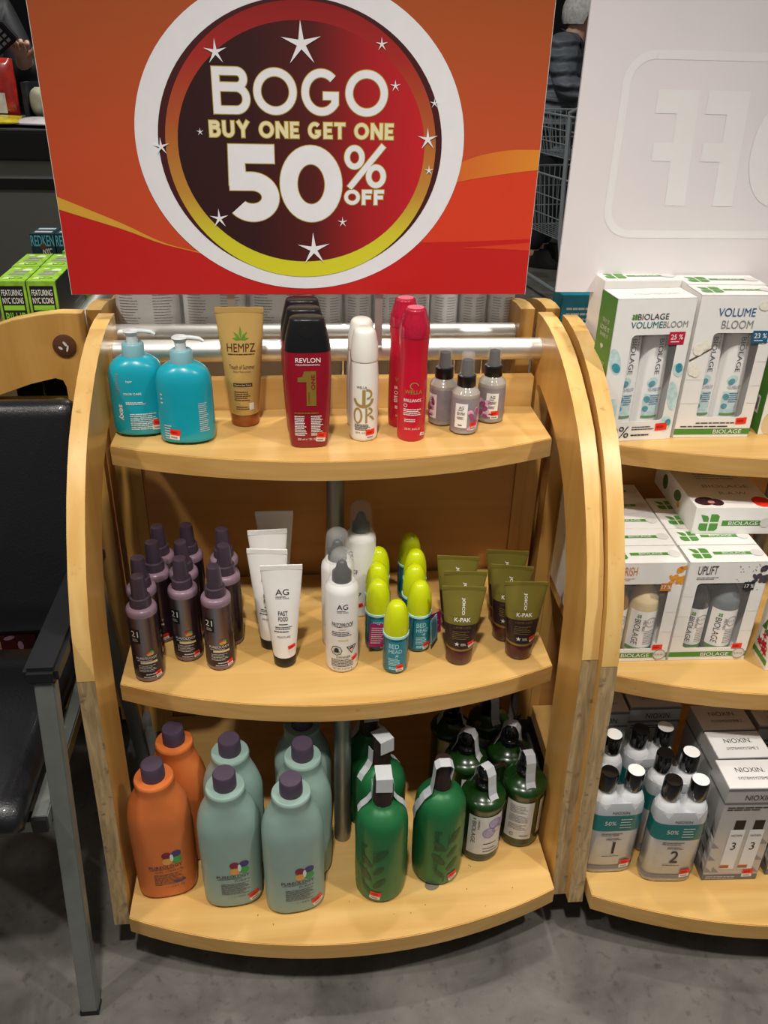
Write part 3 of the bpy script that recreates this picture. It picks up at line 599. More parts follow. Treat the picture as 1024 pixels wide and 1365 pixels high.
# ------------------------------------------------------------------ middle shelf
ramp_mat('violet_sheen', 'X', [(-.0235, '#3a2832'), (-.012, '#4e3a40'), (-.003, '#7a7d86'), (.003, '#8a7260'), (.010, '#4d3438'), (.0235, '#2c1d26')], .28, .45, .3)  # silvery sheen down the middle is painted into the colour
mat('mauve', '#846c79', .3, coat=.2, var=.04); mat('violet_cap', '#41343f', .34, coat=.2, var=.05); mat('violet_dark', '#2a1b26', .35, var=.05); mat('sand_ink', '#d9c596', .5)
mat('logo_red', '#b03a3f', .5); mat('logo_ochre', '#d79a4d', .5); mat('logo_green', '#3f9a4a', .5); mat('logo_blue', '#3d3a6e', .5); mat('logo_claret', '#7a1f3a', .5); mat('logo_white', '#cfdcd4', .5)
def spray_violet(u0, dark):
    b = bottle('spray_bottle', 'bottle'); r = .0235
    lathe([(0, r*.86), (.003, r*.98), (.009, r), (.009, .002)], 36).build('foot', 'mauve', b, True, 50)
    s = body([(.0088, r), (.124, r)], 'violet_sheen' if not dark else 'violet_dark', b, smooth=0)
    lathe(smooth_prof([(.1238, r*1.005), (.130, r*1.005), (.1345, r*.92), (.137, r*.7)]), 36).build('shoulder', 'mauve', b, True, 50)
    lathe([(.136, .0155), (.137, .0168), (.151, .0155), (.152, .0140), (.152, .003)], 30).build('collar', 'violet_cap', b, True, 40)
    lathe([(.152, .0125), (.183, .0108), (.187, .0098), (.188, .006)], 28).build('cap', 'violet_cap', b, True, 50)
    q = decal('label', s, 'violet_dark', b, [rect(u0-.030, .010, u0+.026, .050, 18, 1)], .0004)
    decal('number_box', s, 'black', q, [rect(u0-.022, .078, u0-.006, .104, 6, 1)], .0005)
    decal('number', s, 'pale_ink', q, [text('21', (u0-.0195, .090, u0-.008, .101), bold=.01), lines(u0-.019, .081, u0-.009, .087, 3, .3, 4)], .0009)
    decal('lettering', s, 'pale_ink', q, [text('PUREOLOGY', (u0-.016, .047, u0+.016, .0515), bold=.02), lines(u0-.015, .0435, u0+.015, .0455, 1, .5, 3), lines(u0-.014, .022, u0+.015, .036, 5, .28, 5), lines(u0-.004, .016, u0+.014, .0185, 1, .7, 6), lines(u0-.008, .011, u0+.014, .0135, 1, .6, 8)], .0009)
    decal('label_band', s, 'sand_ink', q, [rect(u0-.010, .0385, u0+.016, .0425, 6)], .0009)
    for dx, dz, mt in ((0, .0605, 'logo_red'), (.0055, .0605, 'logo_green'), (.001, .0565, 'logo_ochre'), (.0055, .057, 'logo_ochre')): decal('logo_petal', s, mt, q, [disc(u0+.003+dx, dz, .0033, .003, 14)], .0009)
    return b, s
vb, s = spray_violet(.000, False); sticker(s, vb, .0165, .014, .0105, 10)
V = [(-.306, 1.092, .12, 'violet spray bottle foremost at the left end of the middle shelf'), (-.249, 1.139, .0, 'violet spray bottle at the front of the middle file'), (-.195, 1.113, .08, 'violet spray bottle at the front of the right file, beside the white tubes'),
     (-.314, 1.145, .7, 'violet spray bottle second in the left file'), (-.299, 1.191, -.3, 'violet spray bottle third in the left file'), (-.297, 1.241, .5, 'violet spray bottle at the back of the left file'),
     (-.253, 1.189, .4, 'violet spray bottle second in the middle file'), (-.250, 1.243, -.5, 'violet spray bottle at the back of the middle file'), (-.184, 1.175, -.9, 'violet spray bottle second in the right file'), (-.190, 1.226, .5, 'violet spray bottle at the back of the right file')]
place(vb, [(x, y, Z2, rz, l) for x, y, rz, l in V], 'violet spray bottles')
mat('tube_white', '#eceae6', .35, var=.02); mat('tube_grey', '#8f8d86', .4)
def white_tube(mt):
    b, s = squeeze('styling_tube', 'black_plastic', .0185, .020, [mt], .0325, .188, [])
    decal('lettering', s, 'ink', b, [text('AG', (-.0105, .137, .0105, .147)), lines(-.0105, .1335, .0105, .1345, 1, .9, 1, False), text('HAIR CARE', (-.0105, .130, .0105, .1325)), text('FAST', (-.0075, .101, .0075, .109), bold=.03), text('FOOD', (-.0075, .091, .0075, .099), bold=.03), rect(-.007, .0845, .007, .0858), lines(-.013, .075, .014, .0815, 2, .4, 2), lines(-.015, .070, .015, .0735, 1, .5, 3), text('MOISTURE', (-.0105, .060, .0105, .0635))], .0006)
    sticker(s, b, .0125, .038, .0115, 8, False); decal('price_tag', s, 'paper', b, [rect(.007, .030, .018, .039, 4)], .0007)
    return b
wt = place(white_tube('tube_white'), [(-.091, 1.109, Z2, 0, 'white squeeze tube with black cap, foremost of four'), (-.114, 1.157, Z2, -.1, 'white squeeze tube, second of four'), (-.115, 1.218, Z2, .05, 'white squeeze tube, third of four')], 'white squeeze tubes')
place(white_tube('tube_white'), [(-.105, 1.281, Z2, 0, 'white squeeze tube at the very back, standing in the shade')], 'white squeeze tubes')
mat('can_white', '#e9e7e4', .32, var=.02); mat('smoke_clear', '#d8d8d4', .1, trans=.85, var=.02, ior=1.15)
b = bottle('aerosol_can', 'spray can')
s = body([(0, .022), (.002, .0255), (.006, .0265), (.150, .0265), (.1565, .0255), (.163, .0215), (.166, .0195)], 'can_white', b, smooth=0)
lathe([(.165, .0205), (.167, .0207), (.205, .0185), (.214, .0165), (.2185, .011), (.2195, .004)], 30).build('overcap', 'clear_cap', b, True, 60)
lathe([(.166, .0155), (.180, .0150), (.186, .010), (.197, .0075), (.200, .004)], 24).build('nozzle', 'black_plastic', b, True, 40)
dh = [annulus(-.010, .046, .0095, .0095, .0012, 8), disc(-.010, .047, .004, .0045, 10), rect(-.015, .042, -.005, .0435), rect(-.015, .0445, -.005, .0455)]
def tri(u, v, r, t): return [poly((u-r, v+r*.6), (u+r, v+r*.6), (u+r-t*1.6, v+r*.6-t), (u-r+t*1.6, v+r*.6-t)), poly((u-r, v+r*.6), (u-r+t*1.6, v+r*.6-t*.4), (u, v-r+t*1.9), (u, v-r)), poly((u+r, v+r*.6), (u, v-r), (u, v-r+t*1.9), (u+r-t*1.6, v+r*.6-t*.4))]
dh += tri(.015, .048, .0095, .0012)+[poly((.011, .050), (.019, .052), (.018, .048), (.012, .047))]
decal('lettering', s, 'ink', b, [text('AG', (-.009, .126, .0085, .1355)), lines(-.009, .1225, .009, .1235, 1, .9, 1, False), text('HAIR CARE', (-.009, .119, .009, .1215)), text('FRIZZPROOF', (-.0175, .092, .0175, .1005), bold=.01), lines(-.018, .074, .018, .084, 3, .4, 3), text('DANGER', (-.010, .031, .013, .0355)), lines(-.019, .013, .019, .029, 5, .4, 4), text('NET WT. 8 OZ 227 G', (-.016, .0085, .016, .011))]+dh, .0005)
decal('label_band', s, 'sand_ink', b, [rect(-.006, .0875, .006, .089), rect(-.007, .0655, .009, .068)], .0005)
sticker(s, b, .0225, .024, .012, 18, False)
place(b, [(.002, 1.098, Z2, 0, 'white aerosol can with clear domed cap, foremost of three'), (-.002, 1.159, Z2, -.2, 'white aerosol can directly behind the foremost one'), (.042, 1.247, Z2, -.9, 'white aerosol can turned aside beside the metal support tube')], 'white aerosol cans')
mat('lime_cap', '#d2df14', .22, trans=.1, coat=.3, var=.03); mat('sea_body', '#0b6478', .15, trans=.2, coat=.4, var=.06); mat('sea_label', '#127f95', .35, var=.1); mat('pale_blue', '#a9dde2', .4); mat('magenta_card', '#a41a62', .5); mat('blue_card', '#7fb8c4', .5)
def mini(tagc):
    b = bottle('travel_spray_bottle', 'bottle'); r = .0205
    s = body([(0, r*.82), (.003, r*.96), (.008, r), (.070, r)], 'sea_body', b, smooth=0)
    decal('label', s, 'sea_label', b, [rect(-.017, .008, .017, .066, 14)], .0004)
    lathe([(.070, r*.99), (.0705, r*1.03), (.0745, r*1.03), (.075, r*.9)], 34).build('collar', 'pale_blue', b, True, 40)
    lathe(smooth_prof([(.0745, r*.98), (.090, r*.99), (.106, r*.92), (.120, r*.74), (.128, r*.5), (.1315, r*.22), (.132, .001)]), 34).build('cap', 'lime_cap', b, True, 60)
    lathe([(.080, .011), (.100, .0105), (.104, .008), (.118, .006), (.119, .001)], 16).build('pump', 'lime_core', b, True, 40)
    decal('lettering', s, 'pale_blue', b, [text('BED', (-.013, .053, .003, .0615), bold=.02), text('HEAD', (-.013, .043, .008, .051), bold=.02), lines(-.013, .018, .006, .034, 5, .5, 4), star(0, .0385, .005), lines(-.012, .010, .013, .016, 2, .6, 5)], .0008)
    sticker(s, b, .006, .013, .0125, 4)
    if tagc:
        t = MB().box(-.014, .014, -.0006, .0006, -.022, .022).build('hang_tag', tagc, b); t.location = (-.006 if tagc == 'magenta_card' else .024, -.022 if tagc == 'magenta_card' else -.012, .036); t.rotation_euler = (R(-6), R(4), R(-10 if tagc == 'magenta_card' else 40))
        decal('tag_print', Plane((-.014, -.0006, -.022), (1, 0, 0), (0, 0, 1)), 'pale_ink' if tagc == 'magenta_card' else 'teal_ink', t, [lines(.003, .006, .025, .038, 8, .35, 6)], .0003)
    return b
mat('lime_core', '#cfdc3a', .4)
place(mini(None), [(.088, 1.083, Z2, 0, 'small teal spray bottle with lime dome cap, foremost of all'), (.067, 1.193, Z2, .2, 'small teal spray bottle third from the front in the left file'), (.073, 1.243, Z2, 0, 'small teal spray bottle at the back of the left file'), (.130, 1.186, Z2, .2, 'small teal spray bottle second in the right file'), (.137, 1.233, Z2, .3, 'small teal spray bottle third in the right file'), (.134, 1.287, Z2, 0, 'small teal spray bottle standing alone at the very back')], 'small teal spray bottles')
place(mini('magenta_card'), [(.064, 1.144, Z2, .2, 'small teal spray bottle with a magenta hang tag in front')], 'small teal spray bottles')
place(mini('blue_card'), [(.132, 1.136, Z2, .35, 'small teal spray bottle with a pale hang tag, front of the right file')], 'small teal spray bottles')
o = MB().box(-.016, .016, -.0006, .0006, -.0208, .021).build('hang_tag', 'magenta_card'); o.location = (.163, 1.165, Z2+.022); o.rotation_euler = (R(-4), 0, R(30)); tag(o, 'loose magenta hang tag right of the small teal bottles', 'tag')
decal('tag_print', Plane((-.016, -.0006, -.0208), (1, 0, 0), (0, 0, 1)), 'pale_ink', o, [lines(.004, .006, .028, .036, 8, .3, 9)], .0003)
mat('olive_tube', '#827834', .34, metal=.25, var=.04); mat('umber_tube', '#2c1c1e', .35, var=.05); mat('gold_line', '#8b7a3c', .35, metal=.4); mat('maroon_cap', '#4a1620', .28, coat=.4)
b, s = squeeze('treatment_tube', 'maroon_cap', .0228, .030, ['gold_line', 'umber_tube', 'olive_tube'], .0355, .143, [.034, .078])
decal('lettering', s, 'white', b, [text('JOICO', (-.003, .096, .003, .124), rot=-90, bold=.05), text('K-PAK', (-.013, .084, .013, .091), bold=.015)], .0006)
decal('fine_print', s, 'gold_line', b, [lines(-.021, .0925, .021, .0932, 1, .9, 1, False), text('COLOR THERAPY', (-.018, .079, .018, .0825)), text('LUSTER LOCK', (-.014, .072, .014, .0755)), lines(-.015, .052, .015, .068, 5, .3, 5)], .0006)
decal('emblem', s, 'pale_ink', b, [star(-.007, .044, .0045, 90, .35), lines(-.001, .041, .009, .046, 3, .4, 3)], .0006)
sticker(s, b, .0165, .042, .010, 14)
place(b, [(.197, 1.100, Z2, -.10, 'olive and umber squeeze tube, front of the left file of three'), (.207, 1.143, Z2, -.08, 'olive and umber squeeze tube, middle of the left file'), (.203, 1.190, Z2, -.14, 'olive and umber squeeze tube, back of the left file'),
          (.300, 1.107, Z2, -.07, 'olive and umber squeeze tube, front of the right file near the panel'), (.288, 1.156, Z2, -.2, 'olive and umber squeeze tube, middle of the right file'), (.291, 1.203, Z2, -.14, 'olive and umber squeeze tube, back of the right file')], 'olive squeeze tubes')
# ------------------------------------------------------------------ bottom shelf
mat('orange_plastic', '#d07036', .4, coat=.1, var=.04); mat('mint_plastic', '#8aa49a', .38, coat=.1, var=.03); mat('plum_cap', '#453849', .5, var=.05)
def litre(mt, inkm, st, first):
    b = bottle('litre_bottle', 'bottle')
    s = body([(0, .036, .024, 2.3), (.005, .044, .030, 2.5), (.014, .0475, .033, 2.6), (.08, .0482, .0335, 2.6), (.150, .0487, .034, 2.6), (.178, .0475, .0335, 2.5), (.200, .042, .031, 2.3), (.216, .0345, .0295, 2.1), (.226, .0305, .0290, 2), (.236, .0302, .0295, 2), (.242, .0305, .030, 2), (.2455, .029, .0285, 2)], mt, b); s.__class__ = FlatX
    lathe([(.245, .0165), (.246, .0178), (.270, .0174), (.2725, .0160), (.273, .001)], 32).build('cap', 'plum_cap', b, True, 40)
    x = .013
    for dx, dz, m_, a in ((-.0075, .1045, 'logo_claret', .3), (.0075, .1055, 'logo_blue', .3), (.0075, .0915, 'logo_green', .3), (-.0075, .0905, 'logo_ochre', -.2)): decal('logo_petal', s, m_, b, [disc(x+dx, dz, .0078, .0075, 18, a)], .0006)
    decal('logo_petal', s, 'logo_white', b, [disc(x, .098, .0028, .0085, 16)], .0009)
    decal('lettering', s, inkm, b, [text('PUREOLOGY', (-.024, .0755, .028, .0820), bold=.03), lines(-.023, .0725, .028, .0742, 1, .6, 3), text('PURIFY' if mt == 'mint_plastic' else 'CURL COMPLETE', (.004 if mt == 'mint_plastic' else -.016, .066, .028, .070)), lines(-.018, .036, .029, .063, 9, .35, 6), text('1 L / 33.8 FL OZ', (-.002, .0285, .028, .0325))], .0006)
    if not st and mt == 'orange_plastic': decal('label_band', s, 'logo_blue', b, [rect(.012, .039, .030, .0435, 4)], .0008)
    if st: sticker(s, b, .034, .022, .017, 18)
    return b
def litres(mt, ink_, st, spots): place(litre(mt, ink_, st, 0), spots, 'litre shampoo bottles')
litres('orange_plastic', 'plum_cap', False, [(-.294, .965, Z3, .12, 'orange litre bottle with plum cap, front of two at the left'), (-.272, 1.040, Z3, -.5, 'orange litre bottle with plum cap, standing behind the other orange one')])
litres('mint_plastic', 'plum_cap', True, [(-.184, .939, Z3, .06, 'mint litre bottle at the front next to the orange one'), (-.181, 1.010, Z3, -.3, 'mint litre bottle at the back of the left mint pair'), (-.084, .920, Z3, .12, 'mint litre bottle foremost beside the green bottles'), (-.066, .992, Z3, -.75, 'mint litre bottle in the middle of the right file'), (-.066, 1.062, Z3, .1, 'mint litre bottle at the back of the right file, its cap under the shelf')])
mat('metal_green', '#1f6a3a', .38, metal=.18, coat=.2, var=.04); mat('deep_green', '#174a28', .4, var=.05); mat('umber_cap', '#2b1a1a', .35); mat('paper_tape', '#b9bcbf', .55, var=.05)
def green_bottle(tape, turn, st):
    b = bottle('shampoo_bottle', 'bottle')
    s = body([(0, .030), (.003, .0375), (.010, .041), (.05, .0425), (.12, .0425), (.158, .0415), (.175, .037), (.186, .028), (.193, .019), (.196, .0165)], 'metal_green', b)
    lathe([(.194, .0165), (.200, .0160), (.248, .0152), (.2535, .0135), (.254, .001)], 8).build('cap', 'umber_cap', b, True, 30, bevel=.0015)
    lf = []
    for k in range(6):
        a = R(70+k*22+turn*10); u0, v0 = turn+.004, .024+k*.016; l = .024+.004*(k % 3); sgx = 1 if k % 2 else -1
        lf.append(disc(u0+sgx*l*.42, v0+l*.42, l*.55, l*.2, 14, R(50) if sgx > 0 else R(130)))
    lf += [poly((turn+.001, .012), (turn+.003, .012), (turn+.007, .128), (turn+.0055, .128)), star(turn+.016, .122, .009, 90, .4)]
    decal('leaf_print', s, 'deep_green', b, lf, .0005); decal('lettering', s, 'deep_green', b, [text('Bain de Terre', (turn-.018, .045, turn-.006, .135), rot=-90)], .0005)
    if tape == 'over':
        tb = MB().add([(-.0128, -.0163, .2315), (.0128, -.0163, .2300), (.0128, -.0152, .2560), (-.0128, -.0152, .2560), (.0128, .015, .2562), (-.0128, .015, .2562)], [(0, 1, 2, 3), (3, 2, 4, 5)])
        for sx in (-1, 1): tb.add([(sx*x, y, z) for x, z in ((.0163, .2300), (.0172, .2030), (.0235, .1925), (.0335, .1825), (.0385, .1735)) for y in (.000, .013)], [(0, 1, 3, 2), (2, 3, 5, 4), (4, 5, 7, 6), (6, 7, 9, 8)])
    else:
        prof = [(.010, .225), (.013, .2500), (.008, .2552), (-.008, .2552), (-.0150, .250), (-.0165, .22), (-.0190, .198), (-.030, .186), (-.043, .160), (-.0455, .145)]
        v = [(x, y, z+.0008) for x, z in prof for y in (-.0145, .0035)]
        v = [(x, y-.006, z) for x, y, z in v]; n = len(prof); tb = MB().add(v, [(2*i, 2*i+2, 2*i+3, 2*i+1) for i in range(n-1)])
    t = tb.build('tape_strip', 'paper_tape', b); t['label'] = 'strip of pale paper tape over the cap'
    md = t.modifiers.new('s', 'SOLIDIFY'); md.thickness = .0006; md.offset = 1
    if st is not None: sticker(s, b, st, .020, .0175, -6 if st < 0 else 14)
    return b
place(green_bottle('over', -.022, -.012), [(.058, .937, Z3, 0, 'metallic green bottle foremost, cap taped across, beside the mint bottles'), (.063, 1.017, Z3, .5, 'metallic green bottle second in the left file, cap taped'), (.048, 1.092, Z3, .2, 'metallic green bottle at the back, half under the shelf above')], 'metallic green bottles')
place(green_bottle('side', .004, .024), [(.156, .962, Z3, 0, 'metallic green bottle with leaf print and tape hanging down its left')], 'metallic green bottles')
mat('dark_green_plastic', '#14340f', .24, coat=.15, var=.05); mat('bio_label', '#cdccc8', .45); mat('lilac', '#a79fbd', .5, var=.2, scale=150); mat('lilac_dark', '#6d6290', .5)
def pump_dark(kind, twist):
    b = bottle('pump_bottle', 'bottle'); r = .036
    s = body([(0, r*.8), (.003, r*.94), (.010, r*.985), (.118, r*.985), (.124, r*1.05), (.131, r*1.07), (.136, r*1.0), (.139, r*.80), (.145, r*.5), (.150, r*.42)], 'dark_green_plastic', b, smooth=0)
    lathe([(.149, .0155), (.151, .0165), (.160, .0160), (.163, .011), (.163, .002)], 26).build('collar', 'black_gloss', b, True, 40)
    p = MB().tube([(0, 0, .162), (0, 0, .172)], .008, 16); a = R(twist)
    p.tube([(0, 0, .171), (0, 0, .178), (0, 0, .190), (0, 0, .194)], [.012, .0135, .011, .006], 18)
    p.tube([(0, 0, .184), (.02*math.cos(a), .02*math.sin(a), .187), (.034*math.cos(a), .034*math.sin(a), .186), (.039*math.cos(a), .039*math.sin(a), .179)], [.0065, .0055, .0045, .004], 10); p.build('pump', 'black_gloss', b, True, 50)
    if kind == 'front':
        q = decal('label', s, 'bio_label', b, [rect(-.030, .022, .034, .112, 18)], .0005)
        fl = [disc(.017+dx, .094+dz, .0115, .0115, 20) for dx, dz in ((0, 0), (-.010, -.020))]+[disc(.030, .090, .007, .010, 16)]
        decal('flower_print', s, 'lilac', q, fl, .0009); decal('flower_outline', s, 'lilac_dark', q, [annulus(.017, .094, .012, .012, .0009, 24), annulus(.007, .074, .0115, .0115, .0009, 24), annulus(.020, .080, .008, .008, .0008, 20), annulus(.030, .090, .007, .010, .0009, 20)], .0011)
        decal('lettering', s, 'ink', q, [text('BIOLAGE', (-.023, .048, -.016, .100), rot=-90), text('MATRIX', (-.0135, .082, -.010, .103), rot=-90), lines(-.001, .046, .030, .049, 1, .7, 3), lines(-.001, .034, .028, .038, 1, .5, 4), lines(-.001, .027, .03, .031, 1, .5, 6)], .0009)
        decal('leaf_emblem', s, 'green_ink', q, [rect(-.022, .104, -.0175, .108, 2)], .0009)
    else:
        q = decal('label', s, 'bio_label', b, [rect(-.037, .024, .012, .112, 14), rect(.024, .030, .046, .112, 6)], .0005)
        decal('lettering', s, 'mid_grey', q, [lines(-.030, .086, .004, .105, 5, .35, 3), lines(-.030, .064, .004, .082, 5, .35, 4), lines(-.030, .046, .004, .060, 4, .35, 5), annulus(-.022, .034, .004, .004, .0015, 12, 30, 330), lines(-.008, .030, .008, .035, 1, .5, 6), lines(.028, .04, .043, .1, 14, .3, 7)], .0009)
    ta = [(0, -.030, .1355), (0, -.021, .1465), (0, -.0175, .163), (0, -.0150, .184), (0, -.008, .1955), (0, .006, .1955), (0, .0150, .184), (0, .0175, .163), (0, .026, .142)]
    t = MB().add([(x+sx, y, z) for x, y, z in ta for sx in (-.0085, .0085)], [(2*i, 2*i+2, 2*i+3, 2*i+1) for i in range(len(ta)-1)]).build('tape_strip', 'paper_tape', b); t.rotation_euler = (0, 0, R(30 if kind == 'front' else 8)); t['label'] = 'strip of pale paper tape over the pump'
    md = t.modifiers.new('s', 'SOLIDIFY'); md.thickness = .0006; md.offset = 1
    return b
place(pump_dark('front', 20), [(.237, .998, Z3, 0, 'dark green pump bottle with lilac flower label, foremost'), (.222, 1.082, Z3, .5, 'dark green pump bottle directly behind the foremost one'), (.208, 1.160, Z3, .9, 'dark green pump bottle third in the left file, under the shelf'), (.302, 1.094, Z3, .6, 'dark green pump bottle behind the one showing its back label')], 'dark green pump bottles')
place(pump_dark('back', 100), [(.314, 1.022, Z3, 0, 'dark green pump bottle showing its back label next to the panel'), (.282, 1.175, Z3, .2, 'dark green pump bottle at the back of the right file')], 'dark green pump bottles')
# ------------------------------------------------------------------ white bottles on the rack behind
mat('white_back', '#d6d5d3', .35, var=.03)
def back_bottle(rx, ry, h, n, name, sd):
    b = bottle(name, 'bottle')
    s = body([(0, rx*.85, ry*.85, n), (.004, rx*.97, ry*.97, n), (.012, rx, ry, n), (h*.86, rx, ry, n), (h*.92, rx*.86, ry*.86, n), (h*.95, rx*.4, rx*.4, 2)], 'white_back', b, smooth=0)
    lathe([(h*.94, rx*.38), (h, rx*.36), (h, .001)], 24).build('cap', 'white', b, True)
    k = rx*.8
    decal('fine_print', s, 'mid_grey', b, [lines(-k, h*.66, -k*.1, h*.84, 12, .25, sd), lines(k*.1, h*.66, k, h*.84, 12, .25, sd+1), lines(-k, h*.30, -k*.1, h*.6, 16, .2, sd+2), lines(k*.1, h*.30, k, h*.6, 16, .2, sd+3)], .0005)
    return b
wb = back_bottle(.056, .030, .27, 3.2, 'litre_bottle', 11)
place(wb, [(-.320, 1.535, Z1, 0, 'wide white bottle with fine print at the left end behind the rails'), (-.203, 1.535, Z1, 0, 'wide white bottle behind the rails, between the pump bottle and the gold tube'), (-.086, 1.535, Z1, 0, 'wide white bottle behind the gold tube and the claret bottles')], 'white bottles behind the rails')
wb = back_bottle(.0255, .0255, .26, 2, 'shampoo_bottle', 31)
place(wb, [(x, 1.53, Z1, 0, 'slim white printed bottle behind the rails, '+l) for x, l in ((0, 'just right of the claret bottles'), (.053, 'behind the white pearly pair'), (.106, 'left of the bright red pair'), (.159, 'just right of the bright red pair'), (.212, 'second from the right end'), (.265, 'third of the run over the peony sprays'), (.318, 'at the right end'))], 'white bottles behind the rails')
# ------------------------------------------------------------------ right rack: boxed sets
PHI = -.0318
mat('box_white', '#eeece8', .4, var=.02); mat('box_green', '#4d8a34', .42, var=.05); mat('wash_teal', '#c3dcdb', .45, var=.2, scale=90); mat('wash_teal_deep', '#3f93a3', .5, var=.3, scale=120); mat('cotton', '#efe9da', .6, var=.1, scale=200); mat('twig', '#6a4a35', .6); mat('bottle_white', '#f1f0ee', .35, var=.01); mat('pct_red', '#c01a3c', .45); mat('pct_blue', '#1f5d86', .45); mat('pct_orange', '#c8812f', .45); mat('pct_black', '#26282b', .45); mat('shadow_card', '#b9b7b3', .6)
def rounded_frame(x0, x1, z0, z1, wx0, wx1, wz0, wz1, y, t, r=.007):
    """front card with a rounded window"""
    b = MB(); n = 6; pin = []
    for cx, cz, a0 in ((wx1-r, wz1-r, 0), (wx0+r, wz1-r, 90), (wx0+r, wz0+r, 180), (wx1-r, wz0+r, 270)):
        for k in range(n+1): a = R(a0+90*k/n); pin.append((cx+r*math.cos(a), cz+r*math.sin(a)))
    co = [(x1, z1), (x0, z1), (x0, z0), (x1, z0)]; N = len(pin)
    pout = []
    for i, (px, pz) in enumerate(pin): pout.append(co[i//(n+1)])
    v = [(p[0], y, p[1]) for p in pin]+[(p[0], y, p[1]) for p in pout]+[(p[0], y+t, p[1]) for p in pin]
    f = []
    for i in range(N):
        j = (i+1) % N
        f.append((i, j, N+j, N+i) if pout[i] != pout[j] else (i, j, N+i)); f.append((i, 2*N+i, 2*N+j, j))
    return b.add(v, f)
def gift_box(w_, d, h, win, name='gift_box'):
    """local: front face at y=0, x centred; win = window rect or None"""
    b = bottle(name, 'box'); x = w_/2
    if win:
        v = MB(); t = .0008
        v.box(-x, -x+t, 0, d, 0, h); v.box(x-t, x, 0, d, 0, h); v.box(-x, x, d-t, d, 0, h); v.box(-x, x, 0, d, 0, t); v.box(-x, x, 0, d, h-t, h); v.build('carton', 'box_white', b)
        rounded_frame(-x, x, 0, h, *win, 0, .0008).build('front_card', 'box_white', b, fix=False)
        MB().add([(win[0]-.001, .0016, win[2]-.001), (win[1]+.001, .0016, win[2]-.001), (win[1]+.001, .0016, win[3]+.001), (win[0]-.001, .0016, win[3]+.001)], [(0, 1, 2, 3)]).build('window_film', 'film', b)
    else: MB().box(-x, x, 0, d, 0, h).build('carton', 'box_white', b, bevel=.0006)
    return b, Plane((0, 0, 0), (1, 0, 0), (0, 0, 1)), Plane((0, 0, h), (1, 0, 0), (0, 1, 0)), Plane((-x, d, 0), (0, -1, 0), (0, 0, 1))
def four_leaf(u, v, s):
    a = s*.46; k = s*.08; P = []
    for sx, sz in ((-1, 1), (1, 1), (-1, -1), (1, -1)):
        q = [(sx*k/2, sz*k/2), (sx*a, sz*k/2), (sx*a*1.02, sz*a*.75), (sx*a*.75, sz*a), (sx*k/2, sz*a)]
        if (sx, sz) == (-1, 1): q = [(sx*k/2, sz*k/2), (sx*a*.6, sz*k/2), (sx*a, sz*a*.95), (sx*k*1.6, sz*a*.8), (sx*k/2, sz*a*.5)]
        P.append(poly(*[(u+p[0], v+p[1]) for p in q]))
    return P
def box_top(b, T, d, w_):
    decal('leaf_emblem', T, 'green_ink', b, four_leaf(-w_*.30, d*.5, d*.62), .0004)
    q = decal('top_band', T, 'green_ink', b, [rect(-w_*.14, d*.42, w_*.46, d*.58, 1)], .0004)
    decal('lettering', T, 'white', q, [text('BIOLAGE', (-w_*.03, d*.44, w_*.26, d*.56))], .0008)
    decal('seal', T, 'pale_ink', q, [disc(w_*.40, d*.5, d*.2, d*.2, 18)], .0008)
def inner_white(b, cx, r):
    prof = smooth_prof([(.012, r*.9, r*.7, 2.3), (.02, r, r*.75, 2.3), (.10, r*.97, r*.73, 2.3), (.19, r*.8, r*.62, 2.2), (.218, r*.72, r*.55, 2.2)])
    q = lathe(prof, 32).build('bottle', 'bottle_white', b, True, 50); q.location = (cx, .03, 0)
    s = FlatX(prof); u = r*.1
    decal('lettering', s, 'ink', q, [text('BIOLAGE', (u-.004, .108, u+.004, .165), rot=-90), text('MATRIX', (u+.0055, .145, u+.0085, .172), rot=-90)], .0006)
    decal('splash_print', s, 'wash_teal', q, [disc(u-.004, .095, .009, .008, 12, .5), disc(u-.008, .06, .007, .012, 12, .2), rect(-r*.5, .038, r*.6, .075, 6)], .0005)
    decal('splash_print', s, 'wash_teal_deep', q, [disc(u-.005, .092, .006, .005, 10, .7), disc(u-.009, .066, .005, .006, 10, .4), disc(u-.009, .050, .005, .005, 10, .9)], .0009)
    decal('fine_print', s, 'blue_ink', q, [text('VOLUMEBLOOM', (-r*.35, .080, r*.65, .0855)), lines(-r*.1, .056, r*.65, .074, 5, .4, 5)], .0011)
    decal('label_band', s, 'green_ink', q, [rect(-r*.5, .034, r*.7, .038, 5)], .0009)
    return q
# 25 % set
W1, D1, H1 = .128, .058, .232
b, Fp, T, Ls = gift_box(W1, D1, H1, (-.032, .044, .034, .176))
inner_white(b, -.020, .021); inner_white(b, .024, .0235)
decal('side_print', Ls, 'box_green', b, [rect(.0002, .0002, D1-.0002, H1-.0002, 1)], .0003)
decal('lettering', Ls, 'pale_ink', b, [text('TRY IT', (.016, .188, .042, .194)), text('LOVE IT', (.012, .176, .046, .183), bold=.03), text('SHARE IT', (.014, .166, .044, .172)), disc(.024, .152, .003, .003, 10), disc(.029, .152, .003, .003, 10), poly((.021, .1515), (.0265, .146), (.032, .1515)), text('ESSAYEZ', (.012, .124, .044, .129)), text('AIMEZ', (.012, .113, .046, .120), bold=.03), text('PARTAGEZ', (.012, .103, .044, .108)), lines(.012, .07, .046, .076, 2, .4, 3)], .0007)
decal('side_dots', Ls, 'logo_red', b, [disc(.038, .084, .004, .004, 10), disc(.022, .084, .004, .004, 10)], .0007)
decal('wash_print', Fp, 'wash_teal', b, [disc(-.053, .135, .009, .022, 14, .3), disc(-.050, .045, .012, .030, 14, -.2), disc(.053, .075, .009, .025, 14, .2), disc(.054, .118, .008, .012, 12, .5), disc(.050, .028, .010, .014, 12)], .0004)
